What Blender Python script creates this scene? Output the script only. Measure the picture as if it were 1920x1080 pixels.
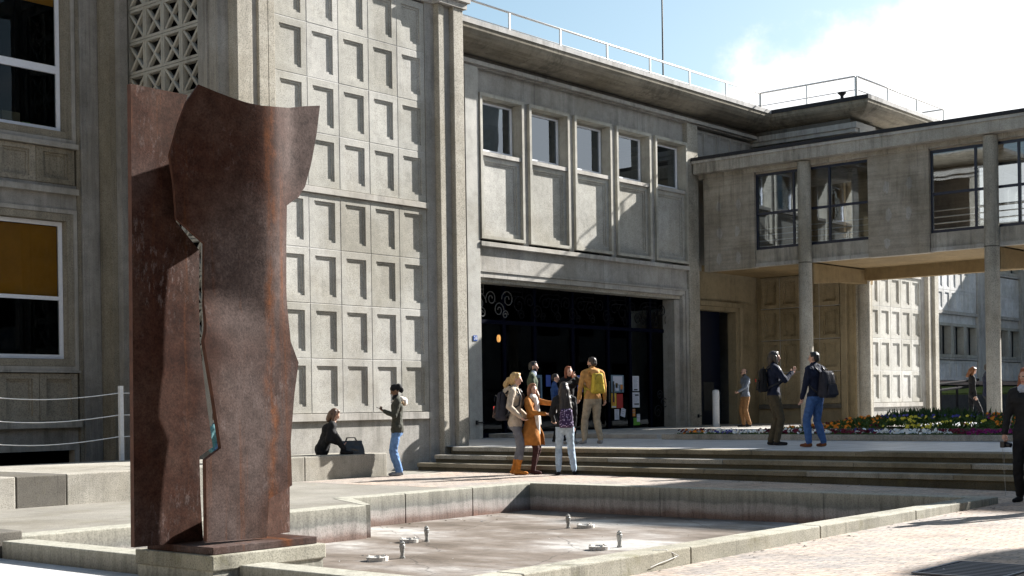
import bpy, bmesh, math, random
import numpy as np
from mathutils import Vector, Matrix, Euler, noise as mnoise
random.seed(7); R = math.radians
for o in list(bpy.data.objects): bpy.data.objects.remove(o)
scn = bpy.context.scene; col = scn.collection

# ------------------------------------------------------------------ camera, world, sun, exposure
CAM_YAW = math.atan(2176/2570.0)
cd = bpy.data.cameras.new('camera'); cam = bpy.data.objects.new('camera', cd); col.objects.link(cam)
cd.sensor_width = 36; cd.lens = 36*2570/1920.0; cd.shift_y = 218.5/1920.0; cd.clip_end = 3000; cd.clip_start = .05
cam.location = (0, 0, 1.28)
# level camera looking along (cos yaw, sin yaw), rolled 0.86 degrees
base = Matrix.Rotation(CAM_YAW - math.pi/2, 4, 'Z') @ Matrix.Rotation(math.pi/2, 4, 'X') @ Matrix.Rotation(-.015, 4, 'Z')
cam.matrix_world = Matrix.Translation((0, 0, 1.28)) @ base
scn.camera = cam

SUN_AZ, SUN_EL = -16.4, 29.5          # azimuth measured from +X towards +Y
sd = bpy.data.lights.new('sun', 'SUN'); sd.energy = 5.0; sd.angle = R(.55); sd.color = (1, .965, .91)
sun = bpy.data.objects.new('sun', sd); col.objects.link(sun)
sv = Vector((math.cos(R(SUN_AZ))*math.cos(R(SUN_EL)), math.sin(R(SUN_AZ))*math.cos(R(SUN_EL)), math.sin(R(SUN_EL))))
sun.rotation_euler = sv.to_track_quat('Z', 'Y').to_euler(); sun.location = (30, -10, 40)

w = bpy.data.worlds.new('World'); scn.world = w; w.use_nodes = True
nt = w.node_tree; nt.nodes.clear()
def N(t, **k):
    n = nt.nodes.new(t)
    for a, b in k.items():
        if a == 'inp':
            for i, v in b.items(): n.inputs[i].default_value = v
        else: setattr(n, a, b)
    return n
def Lk(a, b): nt.links.new(a, b)
sky = N('ShaderNodeTexSky', sky_type='NISHITA', sun_disc=False, sun_elevation=R(SUN_EL), sun_rotation=R(90-SUN_AZ), air_density=1.0, dust_density=1.8, ozone_density=1.5)
tc = N('ShaderNodeTexCoord'); sp = N('ShaderNodeSeparateXYZ'); Lk(tc.outputs['Generated'], sp.inputs[0])
def M(op, a, b=None, c=None):
    n = N('ShaderNodeMath', operation=op)
    for i, v in enumerate((a, b, c)):
        if v is None: continue
        if isinstance(v, (int, float)): n.inputs[i].default_value = v
        else: Lk(v, n.inputs[i])
    return n.outputs[0]
zc = M('ADD', M('MAXIMUM', sp.outputs[2], 0.0), .12)
cx = N('ShaderNodeCombineXYZ'); Lk(M('DIVIDE', sp.outputs[0], zc), cx.inputs[0]); Lk(M('DIVIDE', sp.outputs[1], zc), cx.inputs[1]); cx.inputs[2].default_value = 3.3
n1 = N('ShaderNodeTexNoise', inp={'Scale': .85, 'Detail': 9.0, 'Roughness': .56}); Lk(cx.outputs[0], n1.inputs['Vector'])
n2 = N('ShaderNodeTexNoise', inp={'Scale': 5.0, 'Detail': 8.0, 'Roughness': .6}); Lk(tc.outputs['Generated'], n2.inputs['Vector'])
# more cloud to the east (the right of the picture) and low down
side = M('ADD', M('MULTIPLY', sp.outputs[0], .646), M('MULTIPLY', sp.outputs[1], -.763))
bias = M('ADD', M('ADD', M('MULTIPLY', M('MINIMUM', side, .38), 2.6), M('MULTIPLY', sp.outputs[2], -2.9)), M('MULTIPLY', M('MAXIMUM', M('SUBTRACT', side, .5), 0.0), -1.2))
cov = M('ADD', M('ADD', M('MULTIPLY', n1.outputs[0], .5), M('MULTIPLY', n2.outputs[0], .85)), bias)
mr = N('ShaderNodeMapRange', interpolation_type='SMOOTHSTEP', inp={'From Min': .42, 'From Max': .56, 'To Min': 0.0, 'To Max': 1.0}); Lk(cov, mr.inputs[0])
mx = N('ShaderNodeMix', data_type='RGBA'); Lk(mr.outputs[0], mx.inputs[0]); 
mx.inputs[7].default_value = (8.2, 8.3, 8.5, 1)
tint = N('ShaderNodeMix', data_type='RGBA', blend_type='MULTIPLY', inp={0: 1.0}); Lk(sky.outputs[0], tint.inputs[6]); tint.inputs[7].default_value = (1.0, 1.08, 1.0, 1)
Lk(tint.outputs[2], mx.inputs[6])
bg = N('ShaderNodeBackground', inp={'Strength': .05}); Lk(mx.outputs[2], bg.inputs[0])
ow = N('ShaderNodeOutputWorld'); Lk(bg.outputs[0], ow.inputs[0])
scn.view_settings.view_transform = 'Standard'; scn.view_settings.look = 'None'
scn.view_settings.gamma = 1; scn.view_settings.use_curve_mapping = False
scn.view_settings.exposure = 1.75
scn.cycles.diffuse_bounces = 3

# ------------------------------------------------------------------ materials
MATS = {}
def newmat(name):
    m = bpy.data.materials.new(name); m.use_nodes = True
    t = m.node_tree; b = t.nodes['Principled BSDF']; return m, t, b
def nd(t, ty, **k):
    n = t.nodes.new(ty)
    for a, b in k.items():
        if a == 'inp':
            for i, v in b.items(): n.inputs[i].default_value = v
        else: setattr(n, a, b)
    return n
def posn(t, scale=(1, 1, 1)):
    g = nd(t, 'ShaderNodeNewGeometry'); mp = nd(t, 'ShaderNodeMapping'); mp.inputs['Scale'].default_value = scale
    t.links.new(g.outputs['Position'], mp.inputs['Vector']); return mp.outputs[0]
def noi(t, vec, scale, detail=5, rough=.55):
    n = nd(t, 'ShaderNodeTexNoise', inp={'Scale': scale, 'Detail': detail, 'Roughness': rough}); t.links.new(vec, n.inputs['Vector']); return n.outputs[0]
def ramp(t, fac, stops):
    r = nd(t, 'ShaderNodeValToRGB'); t.links.new(fac, r.inputs[0]); e = r.color_ramp.elements
    while len(e) < len(stops): e.new(.5)
    for i, (p, c) in enumerate(stops): e[i].position = p; e[i].color = (*c, 1) if len(c) == 3 else c
    return r.outputs[0]
def mul(t, a, b, f=1.0, mode='MULTIPLY'):
    m = nd(t, 'ShaderNodeMix', data_type='RGBA', blend_type=mode)
    if isinstance(f, float): m.inputs[0].default_value = f
    else: t.links.new(f, m.inputs[0])
    for i, v in ((6, a), (7, b)):
        if isinstance(v, tuple): m.inputs[i].default_value = (*v, 1)
        else: t.links.new(v, m.inputs[i])
    return m.outputs[2]
def bumpit(t, b, h, strength=.3, dist=.01):
    n = nd(t, 'ShaderNodeBump', inp={'Strength': strength, 'Distance': dist}); t.links.new(h, n.inputs['Height']); t.links.new(n.outputs[0], b.inputs['Normal'])
def g3(v): return (v, v, v)
def concrete(name, c, var=.12, speck=.35, streak=.25, grain=70, bump=.35, moss=0, boards=0):
    m, t, b = newmat(name); P = posn(t)
    c0 = tuple(x*(1-var) for x in c); c1 = tuple(min(1, x*(1+var)) for x in c)
    colr = ramp(t, noi(t, P, .9, 7, .6), [(.3, c0), (.7, c1)])
    sp_ = noi(t, P, grain, 3, .7); colr = mul(t, colr, ramp(t, sp_, [(.36, g3(1-speck)), (.5, g3(1)), (.66, g3(1+speck*.3))]))
    st = noi(t, posn(t, (2.6, 2.6, .22)), 1.6, 8, .72); msk = ramp(t, noi(t, P, .55, 4, .6), [(.42, g3(0)), (.62, g3(1))])
    colr = mul(t, colr, mul(t, g3(1), ramp(t, st, [(.40, g3(1-streak)), (.56, g3(1))]), msk, 'MIX'))
    bigp = noi(t, P, .38, 6, .65); colr = mul(t, colr, ramp(t, bigp, [(.36, (.80, .78, .74)), (.5, g3(1)), (.66, (1.06, 1.06, 1.07))]))
    dr = noi(t, posn(t, (6.5, 6.5, .16)), 1.0, 6, .7); colr = mul(t, colr, ramp(t, dr, [(.30, g3(1-.45*min(1, streak*2.2))), (.42, g3(1))]))
    pit = nd(t, 'ShaderNodeTexVoronoi', inp={'Scale': 9.0}); t.links.new(P, pit.inputs['Vector']); colr = mul(t, colr, ramp(t, pit.outputs['Distance'], [(.045, g3(.55)), (.085, g3(1))]))
    md = noi(t, P, 4.5, 8, .7); colr = mul(t, colr, ramp(t, md, [(.32, g3(.82)), (.55, g3(1.0)), (.75, g3(1.06))]))
    if moss:
        mo = noi(t, P, 2.2, 8, .7); colr = mul(t, colr, (.13, .12, .05), ramp(t, mo, [(.55, g3(0)), (.75, g3(moss))]), 'MIX')
    if boards:
        bd = noi(t, posn(t, (.35, .35, 9)), 1.5, 4, .6); colr = mul(t, colr, ramp(t, bd, [(.38, g3(1-boards)), (.55, g3(1.05))]))
    if name in ('c_panel', 'c_brown', 'c_far', 'c_step', 'c_bench', 'c_wingrough_shade'):
        oi = nd(t, 'ShaderNodeObjectInfo'); colr = mul(t, colr, ramp(t, oi.outputs['Random'], [(0, (.84, .83, .80)), (.45, (.97, .97, .96)), (1, (1.05, 1.05, 1.06))]))
    t.links.new(colr, b.inputs['Base Color']); b.inputs['Roughness'].default_value = .9; b.inputs['Specular IOR Level'].default_value = .25
    h = mul(t, noi(t, P, grain*.9, 4, .7), noi(t, P, 9, 5, .6), .35, 'MIX')
    bumpit(t, b, h, bump, .012); MATS[name] = m; return m
concrete('c_panel', (0.42, 0.41, 0.38), speck=.42, streak=.12)
concrete('c_smooth', (0.36, 0.345, 0.32), speck=.28, streak=.30)
concrete('c_wing_shade', (0.28, 0.27, 0.255), speck=.25, streak=.35)  # this and the next two: darker concretes with the bay's shade coloured in
concrete('c_wingrough_shade', (0.27, 0.245, 0.2), speck=.4, streak=.3, grain=45)
concrete('c_wingledge_shade', (0.35, 0.335, 0.31), speck=.15, streak=.35)
concrete('c_rough', (.37, .345, .295), speck=.45, streak=.25, grain=45)
concrete('c_ledge', (.42, .40, .37), speck=.15, streak=.35)
concrete('c_frame', (.40, .385, .34), speck=.15, streak=.2)
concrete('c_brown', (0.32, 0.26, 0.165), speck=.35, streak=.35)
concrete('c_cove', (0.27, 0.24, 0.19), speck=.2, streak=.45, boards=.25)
concrete('c_board', (0.36, 0.32, 0.265), speck=.3, streak=.3, boards=.12, var=.2)
concrete('c_stain', (0.42, 0.395, 0.36), speck=.3, streak=.35, var=.2)
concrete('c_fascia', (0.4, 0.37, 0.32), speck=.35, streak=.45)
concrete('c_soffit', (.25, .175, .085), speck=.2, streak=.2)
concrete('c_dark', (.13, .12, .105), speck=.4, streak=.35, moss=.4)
concrete('c_bench', (.36, .34, .30), speck=.45, streak=.35, moss=.25)
concrete('c_plat', (.225, .212, .185), speck=.4, streak=.05, moss=.45, var=.18)
concrete('c_step', (.25, .22, .165), speck=.35, streak=.2, moss=.5, var=.22)
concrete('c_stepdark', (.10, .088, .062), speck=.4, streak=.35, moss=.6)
concrete('c_rim', (0.34, 0.325, 0.27), speck=.4, streak=.5, moss=.75)
concrete('c_white', (0.46, 0.455, 0.45), speck=.2, streak=.1, var=.15)
concrete('c_gravelroof', (.30, .29, .27), speck=.3, streak=0)
concrete('c_coping', (.42, .41, .40), speck=.2, streak=.5)
concrete('c_far', (.62, .62, .62), speck=.15, streak=.2)

def simple(name, c, rough=.6, metal=0, spec=.5, nz=0, scale=20, bump=0):
    m, t, b = newmat(name); b.inputs['Base Color'].default_value = (*c, 1); b.inputs['Roughness'].default_value = rough
    b.inputs['Metallic'].default_value = metal; b.inputs['Specular IOR Level'].default_value = spec
    if nz:
        P = posn(t); f = noi(t, P, scale, 5, .6)
        t.links.new(ramp(t, f, [(.3, tuple(x*(1-nz) for x in c)), (.7, tuple(min(1, x*(1+nz)) for x in c))]), b.inputs['Base Color'])
        if bump: bumpit(t, b, f, bump, .02)
    MATS[name] = m; return m
simple('steel_white', (.62, .63, .66), .35, 0, .5, .08)
simple('frame_white', (.66, .68, .74), .4, 0, .5, .05)
simple('rail', (.62, .60, .58), .4, .3, .5, .1)
simple('black_metal', (.012, .013, .018), .4, .2)
simple('black_paint_shade', (.01, .01, .012), .9, 0, .05)  # matt black: railing paint, and the shade coloured onto the entrance scrolls
simple('frame_dark', (.002, .003, .010), .8, 0, .03)
simple('navy_metal', (.008, .012, .03), .35, .2)
simple('iron', (.10, .10, .10), .5, .5, .5, .2)
simple('roof_black', (.025, .025, .028), .8, 0, .3, .3)
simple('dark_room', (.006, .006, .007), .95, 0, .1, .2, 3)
simple('room_grey', (.05, .05, .05), .9, 0, .1, .2, 3)
simple('blind', (.85, .36, .045), .8, 0, .2, .1, 4)
simple('grass', (.10, .125, .03), .9, 0, .1, .35, 6, .5)
simple('pink_band', (.42, .30, .26), .8, 0, .2, .15)
simple('enamel_blue', (.03, .09, .36), .3)
simple('enamel_white', (.75, .77, .8), .3)
simple('grate', (.13, .14, .17), .5, .6)
simple('soil', (.045, .032, .02), .95, 0, .1, .4, 20, .6)
simple('pipe', (.30, .30, .29), .55, .5, .5, .35, 25, .3)
simple('ringmat', (.50, .48, .45), .6, 0, .4, .25, 25, .3)
simple('wire', (.7, .7, .7), .4, .2)
for nme, c in dict(red=(.35, .02, .02), yellow=(.62, .42, .05), green=(.12, .34, .04), paper=(.55, .57, .66), blue=(.04, .09, .38), teal=(.12, .2, .28), orange=(.55, .22, .04), ink=(.02, .02, .03), print=(.28, .33, .42)).items():
    simple('poster_'+nme, c, .7)
def glassmat(name, tint=(.55, .6, .62), refl=1.0, ior=1.5):
    m, t, b = newmat(name); t.nodes.remove(b); out = t.nodes['Material Output']
    tr = nd(t, 'ShaderNodeBsdfTransparent'); tr.inputs[0].default_value = (*tint, 1)
    gl = nd(t, 'ShaderNodeBsdfGlossy', inp={'Roughness': .015}); gl.inputs[0].default_value = (refl*.8, refl*.9, refl, 1)
    fr = nd(t, 'ShaderNodeFresnel', inp={'IOR': ior})
    mixs = nd(t, 'ShaderNodeMixShader'); t.links.new(fr.outputs[0], mixs.inputs[0]); t.links.new(tr.outputs[0], mixs.inputs[1]); t.links.new(gl.outputs[0], mixs.inputs[2])
    g = nd(t, 'ShaderNodeNewGeometry'); n = nd(t, 'ShaderNodeTexNoise', inp={'Scale': .8, 'Detail': 1.0}); t.links.new(g.outputs['Position'], n.inputs['Vector'])
    bp = nd(t, 'ShaderNodeBump', inp={'Strength': .06, 'Distance': .05}); t.links.new(n.outputs[0], bp.inputs['Height']); t.links.new(bp.outputs[0], gl.inputs['Normal'])
    t.links.new(mixs.outputs[0], out.inputs[0]); MATS[name] = m
glassmat('glass', (.35, .38, .4), 1.0, 2.5); glassmat('glass_clear', (.7, .72, .72), 1.0, 2.2); glassmat('glass_dark', (.16, .17, .18), .28, 1.4); glassmat('glass_book', (.5, .55, .55), .6, 1.4)

def rustmat():
    m, t, b = newmat('rust'); P = posn(t)
    c = ramp(t, noi(t, P, 1.3, 9, .68), [(.28, (.021, .0075, .005)), (.45, (.043, .018, .012)), (.58, (.056, .029, .021)), (.72, (.078, .048, .038))])
    soft = noi(t, posn(t, (1, 1, .6)), .9, 3, .5); c = mul(t, c, (.098, .075, .070), ramp(t, soft, [(.42, g3(0)), (.6, g3(.8))]), 'MIX')
    st = noi(t, posn(t, (7, 7, .22)), 1.1, 7, .7); c = mul(t, c, (.13, .042, .011), ramp(t, st, [(.56, g3(0)), (.74, g3(.7))]), 'MIX')
    # run-off stain down the fold of the front plate
    g = nd(t, 'ShaderNodeNewGeometry'); s_ = nd(t, 'ShaderNodeSeparateXYZ'); t.links.new(g.outputs['Position'], s_.inputs[0])
    a = nd(t, 'ShaderNodeMath', operation='MULTIPLY_ADD'); t.links.new(noi(t, P, 2.2, 5, .6), a.inputs[0]); a.inputs[1].default_value = .25; t.links.new(s_.outputs[0], a.inputs[2])
    d = nd(t, 'ShaderNodeMath', operation='SUBTRACT'); t.links.new(a.outputs[0], d.inputs[0]); d.inputs[1].default_value = 7.79
    d2 = nd(t, 'ShaderNodeMath', operation='ABSOLUTE'); t.links.new(d.outputs[0], d2.inputs[0])
    c = mul(t, c, (.17, .055, .014), mul(t, ramp(t, d2.outputs[0], [(0, g3(.75)), (.07, g3(0))]), ramp(t, noi(t, posn(t, (3, 3, .9)), 2.2, 8, .75), [(.42, g3(.1)), (.6, g3(1))])), 'MIX')
    wr = noi(t, posn(t, (2.2, 2.2, .75)), 14, 12, .8); w2 = noi(t, P, 1.4, 5, .6)
    f = mul(t, ramp(t, wr, [(.53, g3(0)), (.58, g3(.65))]), ramp(t, w2, [(.5, g3(0)), (.62, g3(1))]))
    c = mul(t, c, (0.1339, 0.1030, 0.0972), f, 'MIX')
    fine = noi(t, P, 55, 5, .7); c = mul(t, c, ramp(t, fine, [(.35, g3(.62)), (.6, g3(1.12))]))
    md = noi(t, P, 9, 9, .75); c = mul(t, c, ramp(t, md, [(.35, g3(.62)), (.6, g3(1.12))]))
    t.links.new(c, b.inputs['Base Color']); b.inputs['Roughness'].default_value = .75; b.inputs['Specular IOR Level'].default_value = .06
    bumpit(t, b, mul(t, fine, md, .5, 'MIX'), .4, .008); MATS['rust'] = m
rustmat(); simple('rust_edge', (.075, .03, .018), .75, .1, .4, .3, 12, .2)

def poolwall(name, lime=.5, rust=(.15, .10, .08)):
    m, t, b = newmat(name); g = nd(t, 'ShaderNodeNewGeometry'); P = g.outputs['Position']
    s = nd(t, 'ShaderNodeSeparateXYZ'); t.links.new(P, s.inputs[0])
    n = noi(t, P, 1.6, 9, .75); 
    mm = nd(t, 'ShaderNodeMath', operation='MULTIPLY_ADD'); t.links.new(n, mm.inputs[0]); mm.inputs[1].default_value = .22; t.links.new(s.outputs[2], mm.inputs[2])
    mr_ = nd(t, 'ShaderNodeMapRange', inp={'From Min': -.36, 'From Max': .11}); t.links.new(mm.outputs[0], mr_.inputs[0])
    c = ramp(t, mr_.outputs[0], [(0, rust), (.2, (.21, .15, .13)), (.36, (.36, .32, .30)), (.52, (.34, .32, .30)), (.6, (.20, .20, .185)), (.8, (.27, .26, .225)), (1, (.34, .33, .28))])
    st = noi(t, posn(t, (4, 4, .5)), 2.5, 8, .75); c = mul(t, c, ramp(t, st, [(.36, g3(.68)), (.55, g3(1.04))]))
    sp_ = noi(t, P, 50, 4, .7); c = mul(t, c, ramp(t, sp_, [(.35, g3(.7)), (.55, g3(1.05))]))
    t.links.new(c, b.inputs['Base Color']); b.inputs['Roughness'].default_value = .9; b.inputs['Specular IOR Level'].default_value = .2
    bumpit(t, b, mul(t, sp_, st, .5, 'MIX'), .4, .012); MATS[name] = m
poolwall('poolwall'); poolwall('poolwall_rusty', rust=(.20, .10, .07))
def poolfloor():
    m, t, b = newmat('poolfloor'); P = posn(t, (1.0, .55, 1))
    c = ramp(t, noi(t, P, .62, 9, .62), [(.37, (.085, .064, .047)), (.46, (.15, .122, .10)), (.53, (.235, .21, .19)), (.61, (.40, .385, .365))])
    c = mul(t, c, ramp(t, noi(t, posn(t), 5, 9, .7), [(.3, g3(.75)), (.6, g3(1.06))]))
    c = mul(t, c, ramp(t, noi(t, posn(t), 60, 3, .7), [(.35, g3(.85)), (.55, g3(1.03))]))
    c = mul(t, c, ramp(t, noi(t, posn(t, (1, .5, 1)), .8, 6, .6), [(.455, g3(1)), (.465, g3(.74)), (.475, g3(1)), (.53, g3(1)), (.54, g3(.82)), (.55, g3(1))]))
    v = nd(t, 'ShaderNodeTexVoronoi', feature='DISTANCE_TO_EDGE', inp={'Scale': .45}); nz_ = nd(t, 'ShaderNodeTexNoise', inp={'Scale': 2.5, 'Detail': 6.0}); t.links.new(posn(t), nz_.inputs['Vector']); t.links.new(mul(t, posn(t), nz_.outputs['Color'], .22, 'ADD'), v.inputs['Vector']); c = mul(t, c, ramp(t, v.outputs['Distance'], [(0, g3(.45)), (.006, g3(1))]))
    t.links.new(c, b.inputs['Base Color']); b.inputs['Roughness'].default_value = .75; b.inputs['Specular IOR Level'].default_value = .3
    bumpit(t, b, noi(t, posn(t), 30, 6, .7), .25, .01); MATS['poolfloor'] = m
poolfloor()
def pavers():
    m, t, b = newmat('pavers'); g = nd(t, 'ShaderNodeNewGeometry'); mp = nd(t, 'ShaderNodeMapping')
    mp.inputs['Rotation'].default_value = (0, 0, R(90)); t.links.new(g.outputs['Position'], mp.inputs[0])
    br = nd(t, 'ShaderNodeTexBrick', inp={'Scale': 1.0, 'Mortar Size': .006, 'Brick Width': .22, 'Row Height': .11, 'Mortar Smooth': .3, 'Bias': 0.0})
    br.inputs['Color1'].default_value = (.34, .28, .235, 1); br.inputs['Color2'].default_value = (.24, .215, .20, 1); br.inputs['Mortar'].default_value = (.10, .09, .08, 1)
    t.links.new(mp.outputs[0], br.inputs['Vector']); P = posn(t)
    c = mul(t, br.outputs[0], ramp(t, noi(t, P, .5, 6, .6), [(.3, (.85, .9, .95)), (.5, (1.15, 1.12, 1.08)), (.7, (1.3, 1.12, .98))]))
    c = mul(t, c, ramp(t, noi(t, P, 26, 5, .75), [(.34, g3(.6)), (.55, g3(1.08)), (.7, g3(1.3))]))
    c = mul(t, c, ramp(t, noi(t, P, 1.7, 9, .75), [(.34, g3(.66)), (.5, g3(1)), (.7, g3(1.1))])); c = mul(t, c, ramp(t, noi(t, P, 7, 2, .5), [(.27, g3(.55)), (.31, g3(1))]))
    t.links.new(c, b.inputs['Base Color']); b.inputs['Roughness'].default_value = .85
    inv = nd(t, 'ShaderNodeMath', operation='SUBTRACT'); inv.inputs[0].default_value = 1; t.links.new(br.outputs[1], inv.inputs[1])
    bumpit(t, b, mul(t, inv.outputs[0], noi(t, P, 40, 4, .7), .4, 'MIX'), .6, .01); MATS['pavers'] = m
pavers()
def slabs():
    m, t, b = newmat('slabs'); g = nd(t, 'ShaderNodeNewGeometry')
    br = nd(t, 'ShaderNodeTexBrick', inp={'Scale': 1.0, 'Mortar Size': .008, 'Brick Width': 1.0, 'Row Height': .5, 'Mortar Smooth': .2}); br.offset = .5
    br.inputs['Color1'].default_value = (.52, .53, .55, 1); br.inputs['Color2'].default_value = (.45, .46, .48, 1); br.inputs['Mortar'].default_value = (.09, .09, .09, 1)
    t.links.new(g.outputs['Position'], br.inputs['Vector']); P = posn(t)
    c = mul(t, br.outputs[0], ramp(t, noi(t, P, 2, 7, .65), [(.3, g3(.78)), (.6, g3(1.1))])); c = mul(t, c, ramp(t, noi(t, P, 60, 3, .7), [(.35, g3(.8)), (.55, g3(1.04))]))
    t.links.new(c, b.inputs['Base Color']); b.inputs['Roughness'].default_value = .38; b.inputs['Specular IOR Level'].default_value = .7; bumpit(t, b, noi(t, P, 50, 4, .7), .1, .004); MATS['slabs'] = m
slabs()
def cloth(name, c, rough=.85, pat=0):
    m, t, b = newmat(name); P = posn(t); f = noi(t, P, 14, 3, .5)
    t.links.new(ramp(t, f, [(.3, tuple(x*.75 for x in c)), (.65, tuple(x*1.12 for x in c))]), b.inputs['Base Color'])
    b.inputs['Roughness'].default_value = rough; b.inputs['Specular IOR Level'].default_value = .2
    bumpit(t, b, noi(t, posn(t, (1, 1, .5)), 16, 3, .5), .55, .03); MATS[name] = m; return name
def skin(name, c):
    simple(name, c, .5, 0, .35, .06, 30); return name
skin('skin', (.52, .31, .23)); skin('skin_dark', (.16, .085, .05)); simple('lips', (.38, .14, .12), .5); simple('eye', (.03, .02, .02), .3)
def hairmat(name, c):
    m, t, b = newmat(name); f = noi(t, posn(t, (1, 1, .12)), 90, 4, .6)
    t.links.new(ramp(t, f, [(.3, tuple(x*.5 for x in c)), (.7, tuple(x*1.35 for x in c))]), b.inputs['Base Color']); b.inputs['Roughness'].default_value = .42
    bumpit(t, b, f, .5, .01); MATS[name] = m; return name
def patt(name, base_c, c2, scale, lo, hi):
    m, t, b = newmat(name); v = nd(t, 'ShaderNodeTexVoronoi', inp={'Scale': scale}); t.links.new(posn(t), v.inputs['Vector'])
    t.links.new(ramp(t, v.outputs['Distance'], [(lo, c2), (hi, base_c)]), b.inputs['Base Color']); b.inputs['Roughness'].default_value = .8; MATS[name] = m; return name

# ------------------------------------------------------------------ mesh helpers
class MB:
    def __init__(s): s.v = []; s.f = []; s.m = []
    def add(s, vs, fs, mi=0):
        k = len(s.v); s.v += [tuple(v) for v in vs]; s.f += [tuple(i+k for i in f) for f in fs]; s.m += [mi]*len(fs); return s
    def box(s, x0, x1, y0, y1, z0, z1, mi=0):
        return s.add([(x0,y0,z0),(x1,y0,z0),(x1,y1,z0),(x0,y1,z0),(x0,y0,z1),(x1,y0,z1),(x1,y1,z1),(x0,y1,z1)],
              [(0,3,2,1),(4,5,6,7),(0,1,5,4),(1,2,6,5),(2,3,7,6),(3,0,4,7)], mi)
    def prism(s, poly, z0, z1, mi=0):
        n = len(poly); return s.add([(x,y,z0) for x,y in poly]+[(x,y,z1) for x,y in poly], [tuple(reversed(range(n))), tuple(range(n,2*n))]+[(i,(i+1)%n,n+(i+1)%n,n+i) for i in range(n)], mi)
    def tube(s, path, r, n=8, mi=0, cap=True):
        path = [Vector(p) for p in path]; rr = r if isinstance(r, (list, tuple)) else [r]*len(path); vs = []
        for i, p in enumerate(path):
            d = (path[min(i+1, len(path)-1)]-path[max(i-1, 0)]).normalized()
            a = d.orthogonal().normalized() if i == 0 else (a - d*a.dot(d)).normalized()
            b = d.cross(a)
            for k in range(n):
                q = 2*math.pi*k/n; vs.append(p+(a*math.cos(q)+b*math.sin(q))*rr[i])
        fs = [(i*n+k, i*n+(k+1)%n, (i+1)*n+(k+1)%n, (i+1)*n+k) for i in range(len(path)-1) for k in range(n)]
        if cap: fs += [tuple(reversed(range(n))), tuple(range((len(path)-1)*n, len(path)*n))]
        return s.add(vs, fs, mi)
    def lathe(s, prof, c=(0,0,0), n=16, mi=0):
        vs = [(c[0]+r*math.cos(2*math.pi*k/n), c[1]+r*math.sin(2*math.pi*k/n), c[2]+z) for r, z in prof for k in range(n)]
        return s.add(vs, [(i*n+k, i*n+(k+1)%n, (i+1)*n+(k+1)%n, (i+1)*n+k) for i in range(len(prof)-1) for k in range(n)], mi)
    def mesh(s, name):
        me = bpy.data.meshes.new(name); me.from_pydata(s.v, [], s.f); me.update(); return me
    def build(s, name, mats, parent=None, smooth=False, bevel=0):
        me = s.mesh(name)
        for m in ([mats] if isinstance(mats, str) else mats): me.materials.append(MATS[m])
        if any(s.m): me.polygons.foreach_set('material_index', s.m)
        if smooth: me.polygons.foreach_set('use_smooth', [True]*len(me.polygons))
        o = link(name, me, parent)
        if bevel:
            b = o.modifiers.new('bevel', 'BEVEL'); b.width = bevel; b.segments = 2; b.limit_method = 'ANGLE'
        return o
def link(name, me, parent=None, loc=None):
    o = bpy.data.objects.new(name, me); col.objects.link(o)
    if parent: o.parent = parent
    if loc: o.location = loc
    return o
def tag(o, label=None, cat=None, group=None, kind=None):
    if label: o['label'] = label
    if cat: o['category'] = cat
    if group: o['group'] = group
    if kind: o['kind'] = kind
    return o
def empty(name, loc=(0,0,0), label=None, cat=None, group=None, rz=0):
    o = bpy.data.objects.new(name, None); col.objects.link(o); o.location = loc; o.rotation_euler = (0,0,rz); o.empty_display_size = .2
    return tag(o, label, cat, group)
# world-space building of parts whose parent sits at a location: keep parent empties of buildings at the origin
def box(name, x0, x1, y0, y1, z0, z1, mat, parent=None, bevel=0):
    return MB().box(x0,x1,y0,y1,z0,z1).build(name, mat, parent, bevel=bevel)

# a coffered panel: frame with a double-step recess. local: x across, z up, faces -Y, front at y=0
PM = {}
def panel_mesh(w_, h_, mx_=.13, mz=.13, d1=.024, ins=.045, d2=.016, mat='c_panel', th=.08):
    key = (round(w_,3), round(h_,3), mx_, mz, d1, ins, d2, mat, th)
    if key in PM: return PM[key]
    def ring(ix, iz, y): return [(ix,y,iz),(w_-ix,y,iz),(w_-ix,y,h_-iz),(ix,y,h_-iz)]
    b = MB(); rs = [ring(0,0,th), ring(0,0,.006), ring(.006,.006,0), ring(mx_,mz,0), ring(mx_,mz,d1), ring(mx_+ins,mz+ins,d1), ring(mx_+ins,mz+ins,d1+d2)]
    vs = [v for r in rs for v in r]; fs = []
    for i in range(len(rs)-1):
        for k in range(4): fs.append((i*4+k, i*4+(k+1)%4, (i+1)*4+(k+1)%4, (i+1)*4+k))
    n = (len(rs)-1)*4; fs.append((n, n+1, n+2, n+3)); b.add(vs, fs)
    me = b.mesh('panel'); me.materials.append(MATS[mat]); PM[key] = me; return me
def panel(x, y, z, w_, h_, parent, rz=0, name='panel', **k):
    o = link(name, panel_mesh(w_, h_, **k), parent, (x, y+random.uniform(-.002, .002), z)); o.rotation_euler = (0,0,rz); return o
def cove(name, pts, side_pts, mat, parent):
    """extrude an (offset,z) profile along a plan polyline; side_pts: list of plan points with outward unit offsets"""
    n = len(pts); vs = []
    for (px, py, ox, oy) in side_pts:
        for (d, z) in pts: vs.append((px+ox*d, py+oy*d, z))
    fs = [(i*n+k, i*n+k+1, (i+1)*n+k+1, (i+1)*n+k) for i in range(len(side_pts)-1) for k in range(n-1)]
    o = MB().add(vs, fs).build(name, mat, parent, smooth=False); return o
COVE = [(.0, 9.93), (.06, 9.935)] + [(.85-.79*math.cos(R(a)), 10.40-.45*math.sin(R(a))) for a in (80, 65, 50, 36, 22, 10, 0)][::1]
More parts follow.
